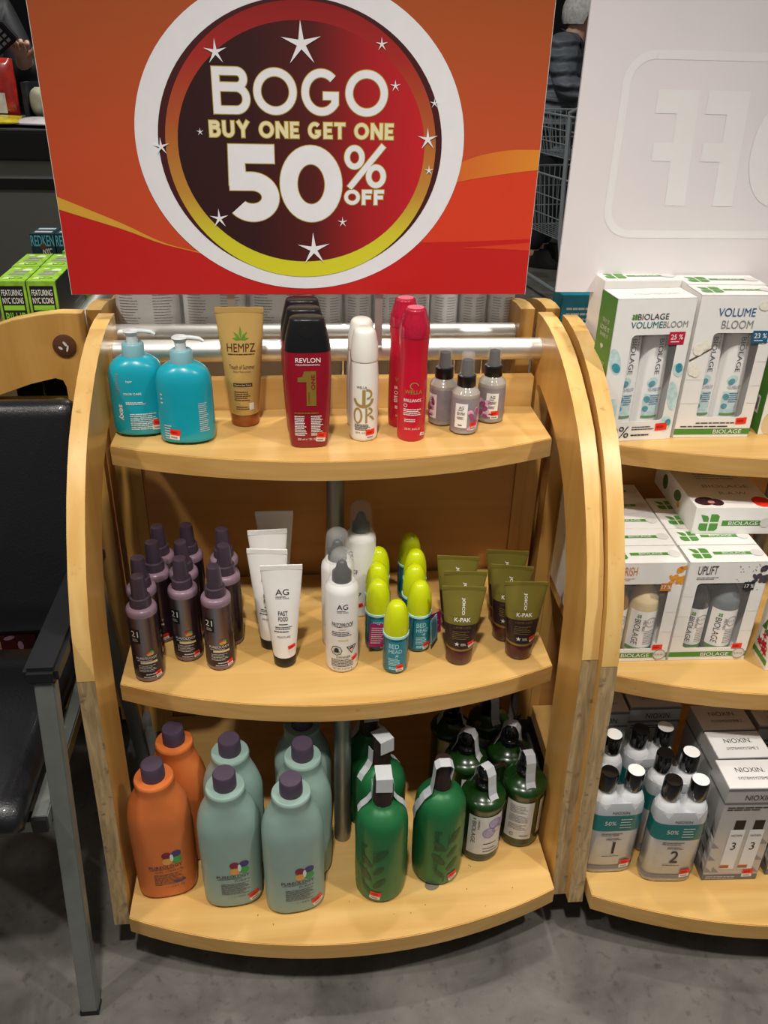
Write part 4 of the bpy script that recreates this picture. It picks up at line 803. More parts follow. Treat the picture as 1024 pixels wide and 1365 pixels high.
decal('wash_print', Fp, 'wash_teal_deep', b, [disc(-.050, .125, .006, .009, 12, .7), disc(.055, .122, .006, .008, 12, .3), disc(.054, .03, .005, .006, 10)], .0008)
decal('lettering', Fp, 'ink', b, [text('BIOLAGE', (-.028, .200, .022, .209)), text('70%', (-.055, .006, -.010, .026)), lines(-.006, .008, .034, .012, 1, .6, 3), lines(-.006, .018, .034, .026, 2, .4, 4)], .0007)
decal('leaf_emblem', Fp, 'green_ink', b, four_leaf(-.033, .2045, .009), .0007)
decal('lettering', Fp, 'teal_ink', b, [text('VOLUME', (-.037, .187, .014, .197))], .0007); decal('lettering', Fp, 'grey_ink', b, [text('BLOOM', (.015, .187, .055, .197))], .0007)
q = decal('percent_tag', Fp, 'pct_red', b, [rect(.028, .160, .054, .180, 1)], .0009); decal('lettering', Fp, 'white', q, [text('25 %', (.031, .168, .051, .176), bold=.02), lines(.032, .163, .050, .166, 1, .5, 4)], .0013)
sticker(Fp, b, .044, .017, .020, 3, False); decal('top_print', T, 'pale_ink', b, [text('VOLUMEBLOOM', (-.03, .02, .045, .03))], .0004)
place(b, [(.480, 1.2115, Z1, .073, 'white box of two bottles with green side and red percent tag')], 'boxed sets on the top shelf')
def cotton_box(win, name):
    b, Fp, T, Ls = gift_box(W1, D1, .235, win, name)
    decal('plank_print', Fp, 'pale_ink', b, [rect(-.063, z, -.034, z+.0006, 1) for z in (.10, .15, .06)]+[rect(.047, z, .063, z+.0006, 1) for z in (.06, .09, .13)], .0004)
    decal('cotton_print', Fp, 'twig', b, [poly((-.062, .130), (-.030, .150), (-.0305, .1525), (-.063, .133)), poly((.040, .222), (.056, .205), (.0575, .185), (.060, .185), (.059, .207), (.042, .225)), disc(.055, .207, .006, .007, 12)], .0005)
    decal('cotton_print', Fp, 'cotton', b, [disc(-.051, .150, .009, .010, 14), disc(-.042, .157, .007, .008, 12), disc(-.055, .119, .007, .012, 14), disc(-.048, .112, .006, .008, 12), disc(.040, .219, .010, .008, 14), disc(.055, .215, .008, .010, 12), disc(.058, .172, .008, .010, 12), disc(.050, .166, .007, .007, 12)], .0009)
    decal('lettering', Fp, 'blue_ink', b, [text('VOLUME', (-.032, .202, .027, .215))], .0007); decal('lettering', Fp, 'grey_ink', b, [text('BLOOM', (-.023, .183, .027, .196))], .0007)
    q = decal('front_band', Fp, 'box_green', b, [rect(-.0635, .006, .0635, .016, 1)], .0006); decal('lettering', Fp, 'white', q, [text('BIOLAGE', (.002, .0075, .050, .0145))], .001)
    decal('fine_print', Fp, 'ink', b, [lines(-.03, .024, .05, .028, 1, .45, 7), lines(-.055, .018, .04, .022, 1, .45, 9)], .0007)
    box_top(b, T, D1, W1)
    return b, Fp
b, Fp = cotton_box((-.032, .044, .036, .176), 'gift_box'); inner_white(b, -.020, .021); inner_white(b, .024, .0235)
q = decal('percent_tag', Fp, 'pct_blue', b, [rect(.030, .160, .056, .180, 1)], .0011); decal('lettering', Fp, 'white', q, [text('23 %', (.033, .168, .053, .176), bold=.02), lines(.034, .163, .052, .166, 1, .5, 4)], .0015)
sticker(Fp, b, .046, .024, .018, 4, False)
place(b, [(.614, 1.219, Z1, -.015, 'white box of two bottles with cotton print and blue percent tag')], 'boxed sets on the top shelf')
b, Fp = cotton_box(None, 'gift_box')
place(b, [(.492, 1.306, Z1, .03, 'cotton print box behind the green-sided one, mostly hidden'), (.620, 1.283, Z1, -.01, 'cotton print box behind the one with the blue percent tag')], 'boxed sets on the top shelf')
b, Fp, T, Ls = gift_box(W1, D1, H1, None); decal('side_print', Ls, 'box_green', b, [rect(.0002, .0002, D1-.0002, H1-.0002, 1)], .0003); decal('barcode_patch', Ls, 'paper', b, [rect(.01, .03, .04, .06, 1)], .0007)
decal('barcode', Ls, 'ink', b, [rect(.013+i*.0024, .035, .013+i*.0024+.0012, .056, 1) for i in range(10)], .0011); decal('wash_print', Fp, 'sand_ink', b, [disc(-.05, .02, .012, .02, 14)], .0004)
decal('lettering', Ls, 'pale_ink', b, [text('LOVE IT', (.012, .176, .046, .183), bold=.03)], .0007)
place(b, [(.764, 1.222, Z1, -.1, 'box with green side cut off by the right edge of the photo')], 'boxed sets on the top shelf')
o = MB().box(-.05, .05, -.03, .03, 0, .16).build('carton', 'teal_carton' if 'teal_carton' in MATS else mat('teal_carton', '#0e7d92', .35, var=.2, scale=30), bevel=.001); o.location = (.475, 1.53, Z1); tag(o, 'teal carton on the far rack showing past the panel tops', 'box')
decal('lettering', Plane((-.05, -.03, 0), (1, 0, 0), (0, 0, 1)), 'pale_ink', o, [lines(.01, .1, .09, .14, 4, .4, 3)], .0004)
# middle shelf: amber / dark twin boxes
W2, D2, H2 = .133, .052, .195
mat('amber_bottle', '#8a5a28', .18, coat=.4); mat('cream_bottle', '#dcc79c', .25, coat=.3); mat('dark_bottle', '#2e2a2a', .15, coat=.5); mat('slate_bottle', '#6d7478', .2, coat=.4); mat('petal_orange', '#e39a3a', .5, var=.2, scale=150); mat('charcoal_print', '#4a434c', .6, var=.4, scale=200)
def inner_raw(b, cx, r, mt, band_):
    prof = smooth_prof([(.010, r*.86), (.015, r), (.10, r), (.118, r*.9), (.132, r*.6), (.140, r*.42), (.150, r*.42), (.158, r*.40)])
    q = lathe(prof, 32).build('bottle', mt, b, True, 50); q.location = (cx, .0275, 0); s = Surf(prof)
    decal('label', s, 'bottle_white', q, [rect(-r*1.15, .026, r*1.15, .098, 14)], .0004); decal('label_band', s, 'green_ink', q, [rect(-r*1.15, .019, r*1.15, .026, 14)], .0004)
    decal('lettering', s, 'ink', q, [text('BIOLAGE', (-r*.75, .032, -r*.35, .082), rot=-90), text('MATRIX', (-r*.2, .060, -r*.02, .082), rot=-90)], .0008); decal('leaf_emblem', s, 'green_ink', q, four_leaf(-r*.5, .0885, .007), .0008)
    decal('seal', s, 'grey_ink', q, [annulus(r*.35, .077, .0095, .0095, .0012, 22), text('R.A.W.', (r*.35-.007, .075, r*.35+.007, .0795))], .0008); decal('fine_print', s, 'grey_ink', q, [lines(r*.0, .032, r*.9, .062, 8, .35, 4)], .0008)
    return q
def raw_box(kind):
    win = (-.046, .045, .026, .155) if kind else None
    b, Fp, T, Ls = gift_box(W2, D2, H2, win); box_top(b, T, D2, W2)
    decal('plank_print', Fp, 'pale_ink', b, [rect(-.066, z, -.048, z+.0006, 1) for z in (.05, .09, .13)]+[rect(.047, z, .066, z+.0006, 1) for z in (.06, .10)], .0004)
    if not kind: return b
    col, mts, pm, inkm = {'uplift': ('charcoal_print', ('dark_bottle', 'slate_bottle'), 'pct_black', 'ink'), 'nourish': ('petal_orange', ('amber_bottle', 'cream_bottle'), 'pct_orange', 'pct_orange')}[kind]
    inner_raw(b, -.025, .019, mts[0], 0); inner_raw(b, .021, .0245, mts[1], 0)
    decal('lettering', Fp, inkm, b, [text(kind.upper(), (-.050 if kind == 'uplift' else -.056, .172, -.018 if kind == 'uplift' else -.012, .188)), lines(-.050, .162, -.010, .168, 2, .3, 5)], .0007)
    g = random.Random(5); pr = [disc(.055+g.uniform(-.012, .011), .176+g.uniform(-.018, .014), g.uniform(.003, .007), g.uniform(.003, .006), 9, g.uniform(0, 3)) for k in range(14)]
    pr = [([(min(p[0], .0662), min(p[1], .1945)) for p in v], f) for v, f in pr]
    if kind == 'uplift': pr += [disc(g.uniform(.015, .062), g.uniform(.135, .19), .0009, .0009, 6) for k in range(26)]
    decal('petal_print' if kind == 'nourish' else 'speckle_print', Fp, col, b, pr, .0005)
    q = decal('percent_tag', Fp, pm, b, [rect(.030, .142, .048, .157, 1)], .0009); decal('lettering', Fp, 'white', q, [text('17 %', (.032, .146, .047, .153), bold=.02)], .0013)
    q = decal('front_band', Fp, 'box_green', b, [rect(-.066, .008, .066, .018, 1)], .0006); decal('lettering', Fp, 'white', q, [text('BIOLAGE', (-.012, .0095, .036, .0165))], .001)
    decal('seal', Fp, 'pale_ink', q, [disc(.053, .014, .011, .011, 20)], .0009); decal('seal_print', Fp, 'grey_ink', q, [annulus(.053, .014, .0105, .0105, .001, 20), text('R.A.W.', (.045, .012, .061, .016))], .0012)
    sticker(Fp, b, .047, .024, .017, 2, False)
    return b
ux, uy = math.cos(PHI), math.sin(PHI)
place(raw_box('uplift'), [(.613, 1.0665, Z2, PHI, 'white twin-bottle box with dark bottles and black percent tag, front row')], 'boxed sets on the middle shelf')
place(raw_box('nourish'), [(.477, 1.071, Z2, PHI, 'white twin-bottle box with cream bottle and orange percent tag, partly behind panels')], 'boxed sets on the middle shelf')
sp2 = []
for i, wd in enumerate(('second', 'third', 'fourth', 'fifth')):
    yy = 1.071+.0535*(i+1); sp2.append((.477+.0017*(i+1), yy, Z2, PHI, 'white box lid with green band, %s in the left file of the middle shelf' % wd))
    if i < 3: sp2.append((.613+.0017*(i+1), 1.0665+.0535*(i+1), Z2, PHI, 'white box lid with green band, %s in the right file behind the dark-bottle box' % wd))
place(raw_box(None), sp2, 'boxed sets on the middle shelf')
# the box lying across the right file
b = bottle('gift_box', 'box'); MB().box(-.0665, .0665, 0, .19, 0, .050).build('carton', 'box_white', b, bevel=.0006)
Fp = Plane((0, 0, 0), (1, 0, 0), (0, 0, 1)); T = Plane((0, 0, .050), (1, 0, 0), (0, 1, 0)); Ls = Plane((-.0665, .19, 0), (0, -1, 0), (0, 0, 1))
decal('leaf_emblem', Fp, 'green_ink', b, four_leaf(-.041, .022, .034), .0004)
q = decal('front_band', Fp, 'box_green', b, [rect(-.019, .016, .062, .026, 1)], .0004); decal('lettering', Fp, 'white', q, [text('BIOLAGE', (-.008, .0175, .042, .0245))], .0008); decal('seal', Fp, 'pale_ink', q, [disc(.054, .022, .009, .009, 20)], .0008)
mat('plum_print', '#3c2026', .5, var=.3, scale=120); mat('fig_green', '#4a6b2c', .5)
decal('fruit_print', T, 'plum_print', b, [disc(-.045, .022, .018, .014, 16, .3), disc(-.028, .018, .013, .012, 14)], .0004); decal('fruit_print', T, 'petal_flesh' if 'petal_flesh' in MATS else mat('petal_flesh', '#d9907e', .5, var=.3, scale=200), b, [disc(-.036, .018, .006, .005, 12)], .0008)
decal('fruit_print', T, 'sticker', b, [disc(.050, .020, .016, .018, 18)], .0004); decal('fine_print', T, 'grey_ink', b, [text('BIOLAGE', (-.03, .07, .05, .08)), text('R.A.W.', (-.01, .045, .04, .055)), lines(-.03, .1, .05, .15, 6, .3, 4)], .0004)
decal('fruit_print', Ls, 'fig_green', b, [disc(.11, .030, .016, .010, 14, .4), disc(.05, .026, .012, .014, 12)], .0004); decal('fruit_print', Ls, 'petal_orange', b, [disc(.12, .018, .006, .006, 12)], .0008)
place(b, [(.650, 1.150, Z2+H2+.0005, PHI-.02, 'white box lying flat on top of the file, end panel with green leaf emblem')], 'boxed sets on the middle shelf')
b, Fp, T, Ls = gift_box(W2, D2, H2, None); mat('bloom_red', '#b3202a', .5, var=.25, scale=150)
g = random.Random(9); fx = []
for k in range(9): fx.append(star(.026+g.uniform(-.014, .014), .040+g.uniform(-.014, .014), .010, g.uniform(0, 90), .35))
decal('flower_print', Ls, 'bloom_red', b, fx, .0005); decal('flower_print', Ls, 'maroon_cap', b, [poly((.012, .13), (.03, .115), (.05, .118), (.046, .127), (.03, .122)), poly((.01, .10), (.034, .085), (.051, .088), (.044, .097), (.03, .094))], .0005)
decal('leaf_print', Ls, 'fig_green', b, [poly((.01, .06), (.022, .085), (.026, .062)), poly((.02, .058), (.04, .076), (.036, .056))], .0004); decal('side_band', Ls, 'box_green', b, [rect(.0003, .008, D2-.0003, .018, 1)], .0007); box_top(b, T, D2, W2)
place(b, [(.766, 1.028, Z2, PHI-.05, 'white box with red flowers on its side, cut off by the right edge')], 'boxed sets on the middle shelf')
# bottom shelf: shrink-wrapped twin packs and silver cartons
mat('wrap_silver', '#b9bdc2', .22, metal=.15, coat=.4, var=.06, scale=30); mat('teal_band', '#0f6a68', .3, coat=.3); mat('wrap_dark', '#77797c', .3, coat=.3); mat('duo_white', '#dfe0e2', .3, coat=.2)
def duo(num):
    b = bottle('twin_pack', 'bottles')
    for sx in (-1, 1):
        lathe(smooth_prof([(.002, .0205), (.15, .0212), (.164, .0205), (.174, .0175), (.182, .0125), (.188, .0115)]), 30, cx=sx*.0217).build('bottle', 'duo_white', b, True, 50)
        q = lathe([(.184, .0140), (.186, .0152), (.2165, .0148), (.2195, .0135), (.2198, .001)], 28, cx=sx*.0217).build('cap', 'black_gloss', b, True, 40)
        if sx > 0: decal('cap_top', Plane((sx*.0217, 0, .2199), (1, 0, 0), (0, 1, 0)), 'white', q, [disc(0, 0, .0134, .0134, 24)], .0004); 
    pr = [(.0, .040, .0195, 3.4), (.004, .0437, .0222, 3.6), (.145, .0437, .0222, 3.6), (.160, .0432, .0216, 3.4), (.166, .0415, .0205, 3.2)]
    lathe(pr, 48).build('shrink_wrap', 'wrap_silver', b, True, 50); s = FlatX(pr)
    t = MB().loft([ring(z, .0440, .0225, 3.6, 48) for z in (.104, .1405)], False, False).build('teal_sleeve', 'teal_band', b, True, 60); t['label'] = 'teal band around both bottles'
    MB().loft([ring(z, .0440, .0225, 3.6, 48) for z in (.010, .020)], False, False).build('foot_band', 'wrap_dark', b, True, 60)
    decal('lettering', s, 'ink', b, [text('NIOXIN.', (-.012, .144, .018, .150)), text(num, (-.006 if num == '2' else -.001, .050, .008 if num == '2' else .0035, .078)), lines(-.014, .082, .014, .088, 2, .4, 4), lines(-.016, .042, .016, .0455, 1, .4, 5), lines(-.024, .092, .014, .100, 2, .35, 6)], .0007)
    decal('sleeve_print', s, 'pale_ink', t, [text('50%', (-.022, .119, -.003, .128)), lines(.004, .110, .024, .135, 4, .25, 6)], .0012)
    sticker(s, b, .027, .022, .0175, 3)
    return b
place(duo('1'), [(.449, .948, Z3, PHI, 'shrink-wrapped twin pack with teal band numbered one, front left'), (.440, 1.030, Z3, PHI, 'shrink-wrapped twin pack behind the one numbered one, beside the panel')], 'shrink-wrapped twin packs')
place(duo('2'), [(.546, .922, Z3, PHI-.05, 'shrink-wrapped twin pack with teal band numbered two, foremost'), (.556, .981, Z3, PHI, 'shrink-wrapped twin pack second in the file behind number two'), (.535, 1.040, Z3, PHI+.05, 'shrink-wrapped twin pack at the back of the file behind number two')], 'shrink-wrapped twin packs')
mat('carton_silver', '#bcbab8', .3, metal=.25, var=.05); mat('carton_lid', '#e2dfdd', .35); mat('carton_grey', '#6f6c6b', .4); mat('tri_a', '#8c8987', .4); mat('tri_b', '#d6d3d0', .4); mat('tri_c', '#55524f', .4)
def carton(detail):
    b = bottle('carton', 'box'); w_, d, h = .094, .062, .218; x = w_/2
    MB().box(-x, x, 0, d, 0, h).build('carton_body', 'carton_silver', b, bevel=.0006)
    Fp = Plane((0, 0, 0), (1, 0, 0), (0, 0, 1)); T = Plane((0, 0, h), (1, 0, 0), (0, 1, 0)); Ls = Plane((-x, d, 0), (0, -1, 0), (0, 0, 1))
    decal('lid_print', T, 'carton_lid', b, [rect(-x+.001, .001, x-.001, d-.001, 1)], .0003); decal('lettering', T, 'ink', b, [text('NIOXIN.', (-.022, .034, .026, .044)), text('SYSTEM/SYSTEME 3', (-.024, .018, .030, .024))], .0007)
    decal('edge_band', Fp, 'carton_grey', b, [rect(-x, h-.006, x, h-.001, 1), rect(-x, h-.036, x, h-.031, 1), rect(-x, 0, x, .014, 1)], .0004); decal('edge_band', Ls, 'carton_grey', b, [rect(.0, h-.036, d, h-.031, 1), rect(0, 0, d, .014, 1)], .0004)
    g = random.Random(4); ts = {'tri_a': [], 'tri_b': [], 'tri_c': []}
    for P, wd in ((Ls, d),):
        for i in range(4):
            for j in range(8):
                u, v, s_ = i*wd/4, .016+j*.0145, wd/4
                if j > 5 and g.random() < .6: continue
                ts[g.choice(list(ts))].append(poly((u, v), (u+s_, v), (u, v+.0145)) if g.random() < .5 else poly((u+s_, v), (u+s_, v+.0145), (u, v+.0145)))
        for k, v in ts.items():
            if v: decal('triangle_print', P, k, b, v, .0004)
    if detail:
        decal('lettering', Fp, 'ink', b, [text('NIOXIN.', (-.016, .192, .030, .2035)), lines(-.040, .168, .036, .178, 2, .45, 5)], .0007)
        for ux_ in (-.011, .021):
            decal('bottle_print', Fp, 'carton_lid', b, [rect(ux_-.0125, .028, ux_+.0125, .124, 1)], .0005); decal('bottle_print', Fp, 'black', b, [rect(ux_-.0085, .124, ux_+.0085, .146, 1)], .0005)
            decal('lettering', Fp, 'ink', b, [text('NIOXIN', (ux_-.009, .108, ux_+.009, .113)), text('3', (ux_-.004, .076, ux_+.004, .094))], .0009); decal('bottle_band', Fp, 'copper_cap', b, [rect(ux_-.0125, .031, ux_+.003, .038, 1)], .0009)
        tt = [poly((u, v), (u+.012, v), (u, v+.013)) for u, v in ((-.046, .02), (-.046, .05), (-.034, .02), (-.046, .08), (.034, .02), (.034, .05), (.034, .09))]; decal('triangle_print', Fp, 'tri_a', b, tt, .0005)
        decal('fine_print', Fp, 'pale_ink', b, [lines(-.042, .003, .022, .011, 2, .35, 8)], .0009); sticker(Fp, b, .029, .016, .0175, 3)
    return b
place(carton(True), [(.653, .897, Z3, PHI-.02, 'silver carton with two bottles pictured, front of its file'), (.664, .962, Z3, PHI, 'silver carton second in its file'), (.666, 1.027, Z3, PHI, 'silver carton third in its file, lid in shade'),
    (.561, 1.092, Z3, PHI, 'silver carton standing behind the number two twin packs'), (.462, 1.085, Z3, PHI, 'silver carton at the back left behind the number one twin packs'), (.768, .900, Z3, PHI, 'silver carton cut off by the right edge of the photo'), (.770, 1.03, Z3, PHI, 'silver carton behind the one at the right edge')], 'silver cartons')
# ------------------------------------------------------------------ black chair
mat('black_vinyl', '#15161a', .36, var=.08, scale=260, bump=.25, coat=.15); mat('arm_black', '#17181b', .45)
CH = empty('armchair', (-.69, 1.05, 0), 0, 'black vinyl waiting chair with steel tube frame and padded armrests', 'chair')
lc = lambda x, y, z: (x, y-1.05, z)
def cushion(b, x0, x1, rows, r):
    """slab through rows of (y, z) mid points with normal thickness r, rounded rim"""
    out = []
    n = len(rows)
    for i, (y, z) in enumerate(rows):
        a, c = rows[max(i-1, 0)], rows[min(i+1, n-1)]; dy, dz = c[0]-a[0], c[1]-a[1]; l = math.hypot(dy, dz); ny, nz = -dz/l, dy/l
        e = min(1, math.sin(math.pi*max(.02, min(.98, (i+.15)/(n-.7))))*2.2); t = r*(.25+.75*min(1, e)); ins = .012*(1-min(1, e)); rg = []
        for k in range(28):
            th = 2*math.pi*k/28; c_, s_ = math.cos(th), math.sin(th); u = math.copysign(abs(c_)**.22, c_); q = math.copysign(abs(s_)**.6, s_)
            x = (x0+x1)/2+((x1-x0)/2-ins)*u; rg.append((x, y+ny*t*q-1.05, z+nz*t*q))
        out.append(rg)
    return b.loft(out)
st = [(.832, .408), (.842, .412), (.87, .418), (.93, .42), (1.0, .419), (1.08, .415), (1.16, .410), (1.20, .408), (1.21, .407)]
cushion(MB(), -.245, .245, st, .030).build('seat', 'black_vinyl', CH, True, 60)
bk = [(1.196, .475), (1.199, .49), (1.21, .54), (1.225, .62), (1.24, .70), (1.256, .78), (1.268, .835), (1.272, .852), (1.274, .860)]
cushion(MB(), -.288, .288, bk, .024).build('backrest', 'black_vinyl', CH, True, 60)
for s in (-1, 1):
    MB().bar(lc(s*.279, .831, 0.004), lc(s*.286, .919, .600), .027, .020, (0, 1, 0)).build('leg', 'chrome_dull', CH, bevel=.002)
    MB().bar(lc(s*.279, .831, 0), lc(s*.279, .832, .008), .029, .022, (0, 1, 0)).build('foot_cap', 'black_plastic', CH)
    MB().bar(lc(s*.285, 1.36, 0.0), lc(s*.282, 1.225, .60), .024, .020, (0, 1, 0)).build('leg', 'chrome_dull', CH, bevel=.002)
    MB().bar(lc(s*.284, .905, .614), lc(s*.284, 1.235, .606), .046, .026).build('armrest', 'arm_black', CH, bevel=.006)
    MB().bar(lc(s*.286, .921, .597), lc(s*.286, .925, .6025), .022, .018, (0, 1, 0)).build('weld', 'aluminium', CH)
    rl = MB().bar(lc(s*.2585, .862, .392), lc(s*.2585, 1.25, .40), .022, .025).build('seat_rail', 'chrome_dull', CH, bevel=.002)
    MB().bar(lc(s*.2585, .856, .392), lc(s*.2585, .8625, .392), .021, .024).build('end_plug', 'black_plastic', rl)
MB().bar(lc(-.27, .889, .366), lc(.27, .889, .366), .02, .02).build('cross_rail', 'chrome_dull', CH)
MB().bar(lc(-.28, 1.30, .33), lc(.28, 1.30, .33), .02, .02).build('cross_rail', 'chrome_dull', CH)
# ------------------------------------------------------------------ cartons on the rack behind the chair
mat('lime_box', '#8fbf3c', .4, var=.25, scale=70); mat('box_black', '#1b1d1c', .4); mat('lime_ink', '#8fd23a', .5); mat('lime_pale', '#cfe6a0', .5); mat('navy_box', '#16343f', .4, var=.25, scale=60); mat('sky_ink', '#5fb6cc', .5); mat('silver_strip', '#b9c6cf', .4)
def dye_box(full):
    b = bottle('carton', 'box'); w_, d, h = .046, .098, .2; x = w_/2
    MB().box(-x, x, 0, d, 0, h).build('carton_body', 'lime_box', b, bevel=.0006)
    Fp = Plane((0, 0, 0), (1, 0, 0), (0, 0, 1)); T = Plane((0, 0, h), (1, 0, 0), (0, 1, 0)); Rs = Plane((x, 0, 0), (0, 1, 0), (0, 0, 1))
    decal('side_print', Rs, 'box_black', b, [rect(.003, .001, d-.001, h-.001, 1)], .0003); decal('fine_print', Rs, 'grey_ink', b, [lines(.012, .06, d-.01, .14, 6, .1, 4)], .0006)
    decal('lid_print', T, 'lime_pale', b, [disc(-.008, .02, .009, .006, 12, .4), disc(.009, .075, .008, .010, 12), disc(-.01, .085, .006, .004, 12)], .0003); decal('lid_print', T, 'grey_ink', b, [rect(-.014, .04, .012, .052, 1), rect(-.010, .060, .014, .070, 1)], .0004); decal('lid_print', T, 'leaf_green', b, [annulus(.004, .02, .011, .008, .002, 18)], .0005)
    if full:
        q = decal('front_print', Fp, 'box_black', b, [rect(-.019, .08, .019, .192, 1)], .0003); decal('front_print', Fp, 'box_black', b, [rect(-.0225, .001, .0225, .078, 1)], .0003)
        decal('lettering', Fp, 'white', q, [text('FEATURING', (-.0165, .176, .0165, .186), bold=.02), text('NYC ICONS', (-.0165, .163, .0165, .173), bold=.02)], .0007)
        decal('label_band', Fp, 'lime_ink', q, [rect(-.0165, .152, .0165, .160, 1)], .0006); decal('lettering', Fp, 'lime_ink', q, [text('BILLIE', (-.0155, .132, .0155, .148), bold=.015), text('JEAN', (-.0125, .113, .0125, .129), bold=.015)], .0007)
    return b
place(dye_box(True), [(-.474, 1.440, Z1, 0, 'lime green carton with black label at the right, next to the orange sign'), (-.522, 1.440, Z1, 0, 'lime green carton with black label, left of its twin at the photo edge')], 'lime green cartons')
place(dye_box(False), [(-.476, 1.541, Z1, 0, 'lime green carton behind the right one of the front pair'), (-.524, 1.541, Z1, 0, 'lime green carton behind the left one of the front pair'), (-.466, 1.66, Z1, 0, 'lime green carton farther back below the corner of the orange sign')], 'lime green cartons')
def navy():
    b = bottle('carton', 'box'); w_, d, h = .046, .07, .206; x = w_/2
    MB().box(-x, x, 0, d, 0, h).build('carton_body', 'navy_box', b, bevel=.0006); Fp = Plane((0, 0, 0), (1, 0, 0), (0, 0, 1)); T = Plane((0, 0, h), (1, 0, 0), (0, 1, 0))
    decal('lid_print', T, 'silver_strip', b, [rect(-.017, .012, .017, .026, 1), rect(-.017, .042, .017, .056, 1)], .0004); decal('lettering', Fp, 'sky_ink', b, [text('REDKEN', (-.022, .182, .022, .203), bold=.03)], .0004); decal('lettering', Fp, 'white', b, [text('NYC', (-.002, .166, .016, .178), bold=.02)], .0005); decal('seal', Fp, 'bolt_cap', b, [disc(0, .181, .006, .006, 14)], .0008)
    return b
place(navy(), [(-.558, 1.79, Z1, 0, 'navy carton with pale lid strips behind the lime boxes, the left one'), (-.510, 1.79, Z1, 0, 'navy carton with pale lid strips behind the lime boxes, against the sign edge')], 'navy cartons')
mat('dark_red_box', '#5d1420', .4, var=.35, scale=40)
for i, (x, lab) in enumerate(((-.652, 'left of two'), (-.574, 'right of two'))):
    o = MB().box(-.036, .036, 0, .06, 0, .2).build('carton', 'dark_red_box', bevel=.001); o.location = (x, 1.47, Z3); tag(o, 'dark red carton on the rack seen under the chair back, '+lab, 'box', 'dark red cartons')
    decal('splash_print', Plane((-.036, 0, 0), (1, 0, 0), (0, 0, 1)), 'peony_pale', o, [disc(.02, .14, .012, .005, 9, .3), disc(.048, .16, .014, .005, 9, -.4), disc(.04, .12, .006, .012, 9)], .0004)
# ------------------------------------------------------------------ checkout counter, far left
mat('counter_grey', '#62635f', .5); mat('counter_black', '#0e0f11', .45); mat('counter_band', '#7f8481', .45); mat('belt', '#35363a', .7)
CO = empty('checkout_counter', (-1.9, 3.3, 0), 0, 'grey checkout counter with black edge and conveyor at the far left', 'counter')
MB().box(-1.4, 1.25, -.3, .22, 0, .908).build('counter_body', 'counter_grey', CO)
MB().box(-1.4, 1.26, -.305, .23, .908, .941).build('black_strip', 'counter_black', CO); MB().box(-1.4, 1.25, -.3, .22, .941, .997).build('grey_band', 'counter_band', CO)
MB().box(-1.4, 1.27, -.33, .24, .997, 1.085).build('counter_edge', 'counter_black', CO, bevel=.006)
MB().add([(-1.4, -.30, 1.086), (1.25, -.30, 1.086), (1.25, .20, 1.086), (-1.4, .20, 1.086), (-1.4, -.2, 1.089), (1.25, -.2, 1.089), (1.25, .20, 1.089), (-1.4, .2, 1.089)], [(0, 1, 5, 4), (4, 5, 6, 7)]).build('conveyor_belt', 'belt', CO)
q = lathe([(0, .012), (.004, .010), (.005, .001)], 16).build('screw_cap', 'counter_band', CO, True); q.rotation_euler = (R(90), 0, 0); q.location = (1.175, -.3, .895)
mat('snack_red', '#a32018', .25, var=.3, scale=30, coat=.4); mat('snack_yellow', '#b5a520', .25, var=.3, scale=30, coat=.4); mat('snack_white', '#c9c6c6', .25, var=.2, scale=30, coat=.4); mat('net_dark', '#232427', .5, var=.3); mat('veg_pale', '#a9a890', .5, var=.2)
def pouch(name, loc, w_, h, t, m_, lab, lying=False, rz=0):
    rows = [(-h/2, .002), (-h*.44, t*.5), (-h*.2, t), (h*.15, t*.95), (h*.4, t*.5), (h/2, .002)]
    b = MB(); b.loft([ring(z+h/2, w_/2*(1 if abs(z) < h*.48 else 1.0), r_, 2.6, 24) for z, r_ in rows]); o = b.build(name, m_, None, True, 60)
    o.location = loc; o.rotation_euler = (R(-86) if lying else 0, 0, rz); tag(o, lab, 'bag', 'groceries on the counter'); return o
o = pouch('snack_bag', (-1.035, 3.20, 1.089), .16, .19, .035, 'snack_red', 'red shiny snack bag standing on the checkout counter')
decal('bag_print', Plane((-.07, -.036, .02), (1, 0, 0), (0, 0, 1)), 'snack_white', o, [rect(.05, .01, .12, .07, 1), disc(.07, .13, .03, .02, 14)], .0005)
o = pouch('snack_bag', (-1.00, 3.02, 1.089+.012), .17, .14, .012, 'snack_yellow', 'yellow bag lying flat at the counter edge', True, .2)
o = pouch('snack_bag', (-.885, 3.03, 1.089+.010), .13, .13, .010, 'snack_white', 'white paper packet lying flat next to the yellow bag', True, -.2)
VB = empty('vegetable_pack', (-.885, 3.24, 1.089), 0, 'dark crate holding pale vegetables on the checkout counter', 'crate', 'groceries on the counter')
MB().box(-.06, .12, -.03, .05, 0, .012).box(-.06, -.045, -.03, .05, 0, .12).box(.105, .12, -.03, .05, 0, .12).box(-.06, .12, .04, .05, 0, .12).box(.02, .03, -.03, .05, 0, .12).build('crate', 'net_dark', VB, bevel=.002)
for x in (-.012, .068): lathe(smooth_prof([(.013, .012), (.03, .028), (.06, .033), (.09, .028), (.105, .012)]), 18, cx=x, cy=.0).build('vegetable', 'veg_pale', VB, True, 60)
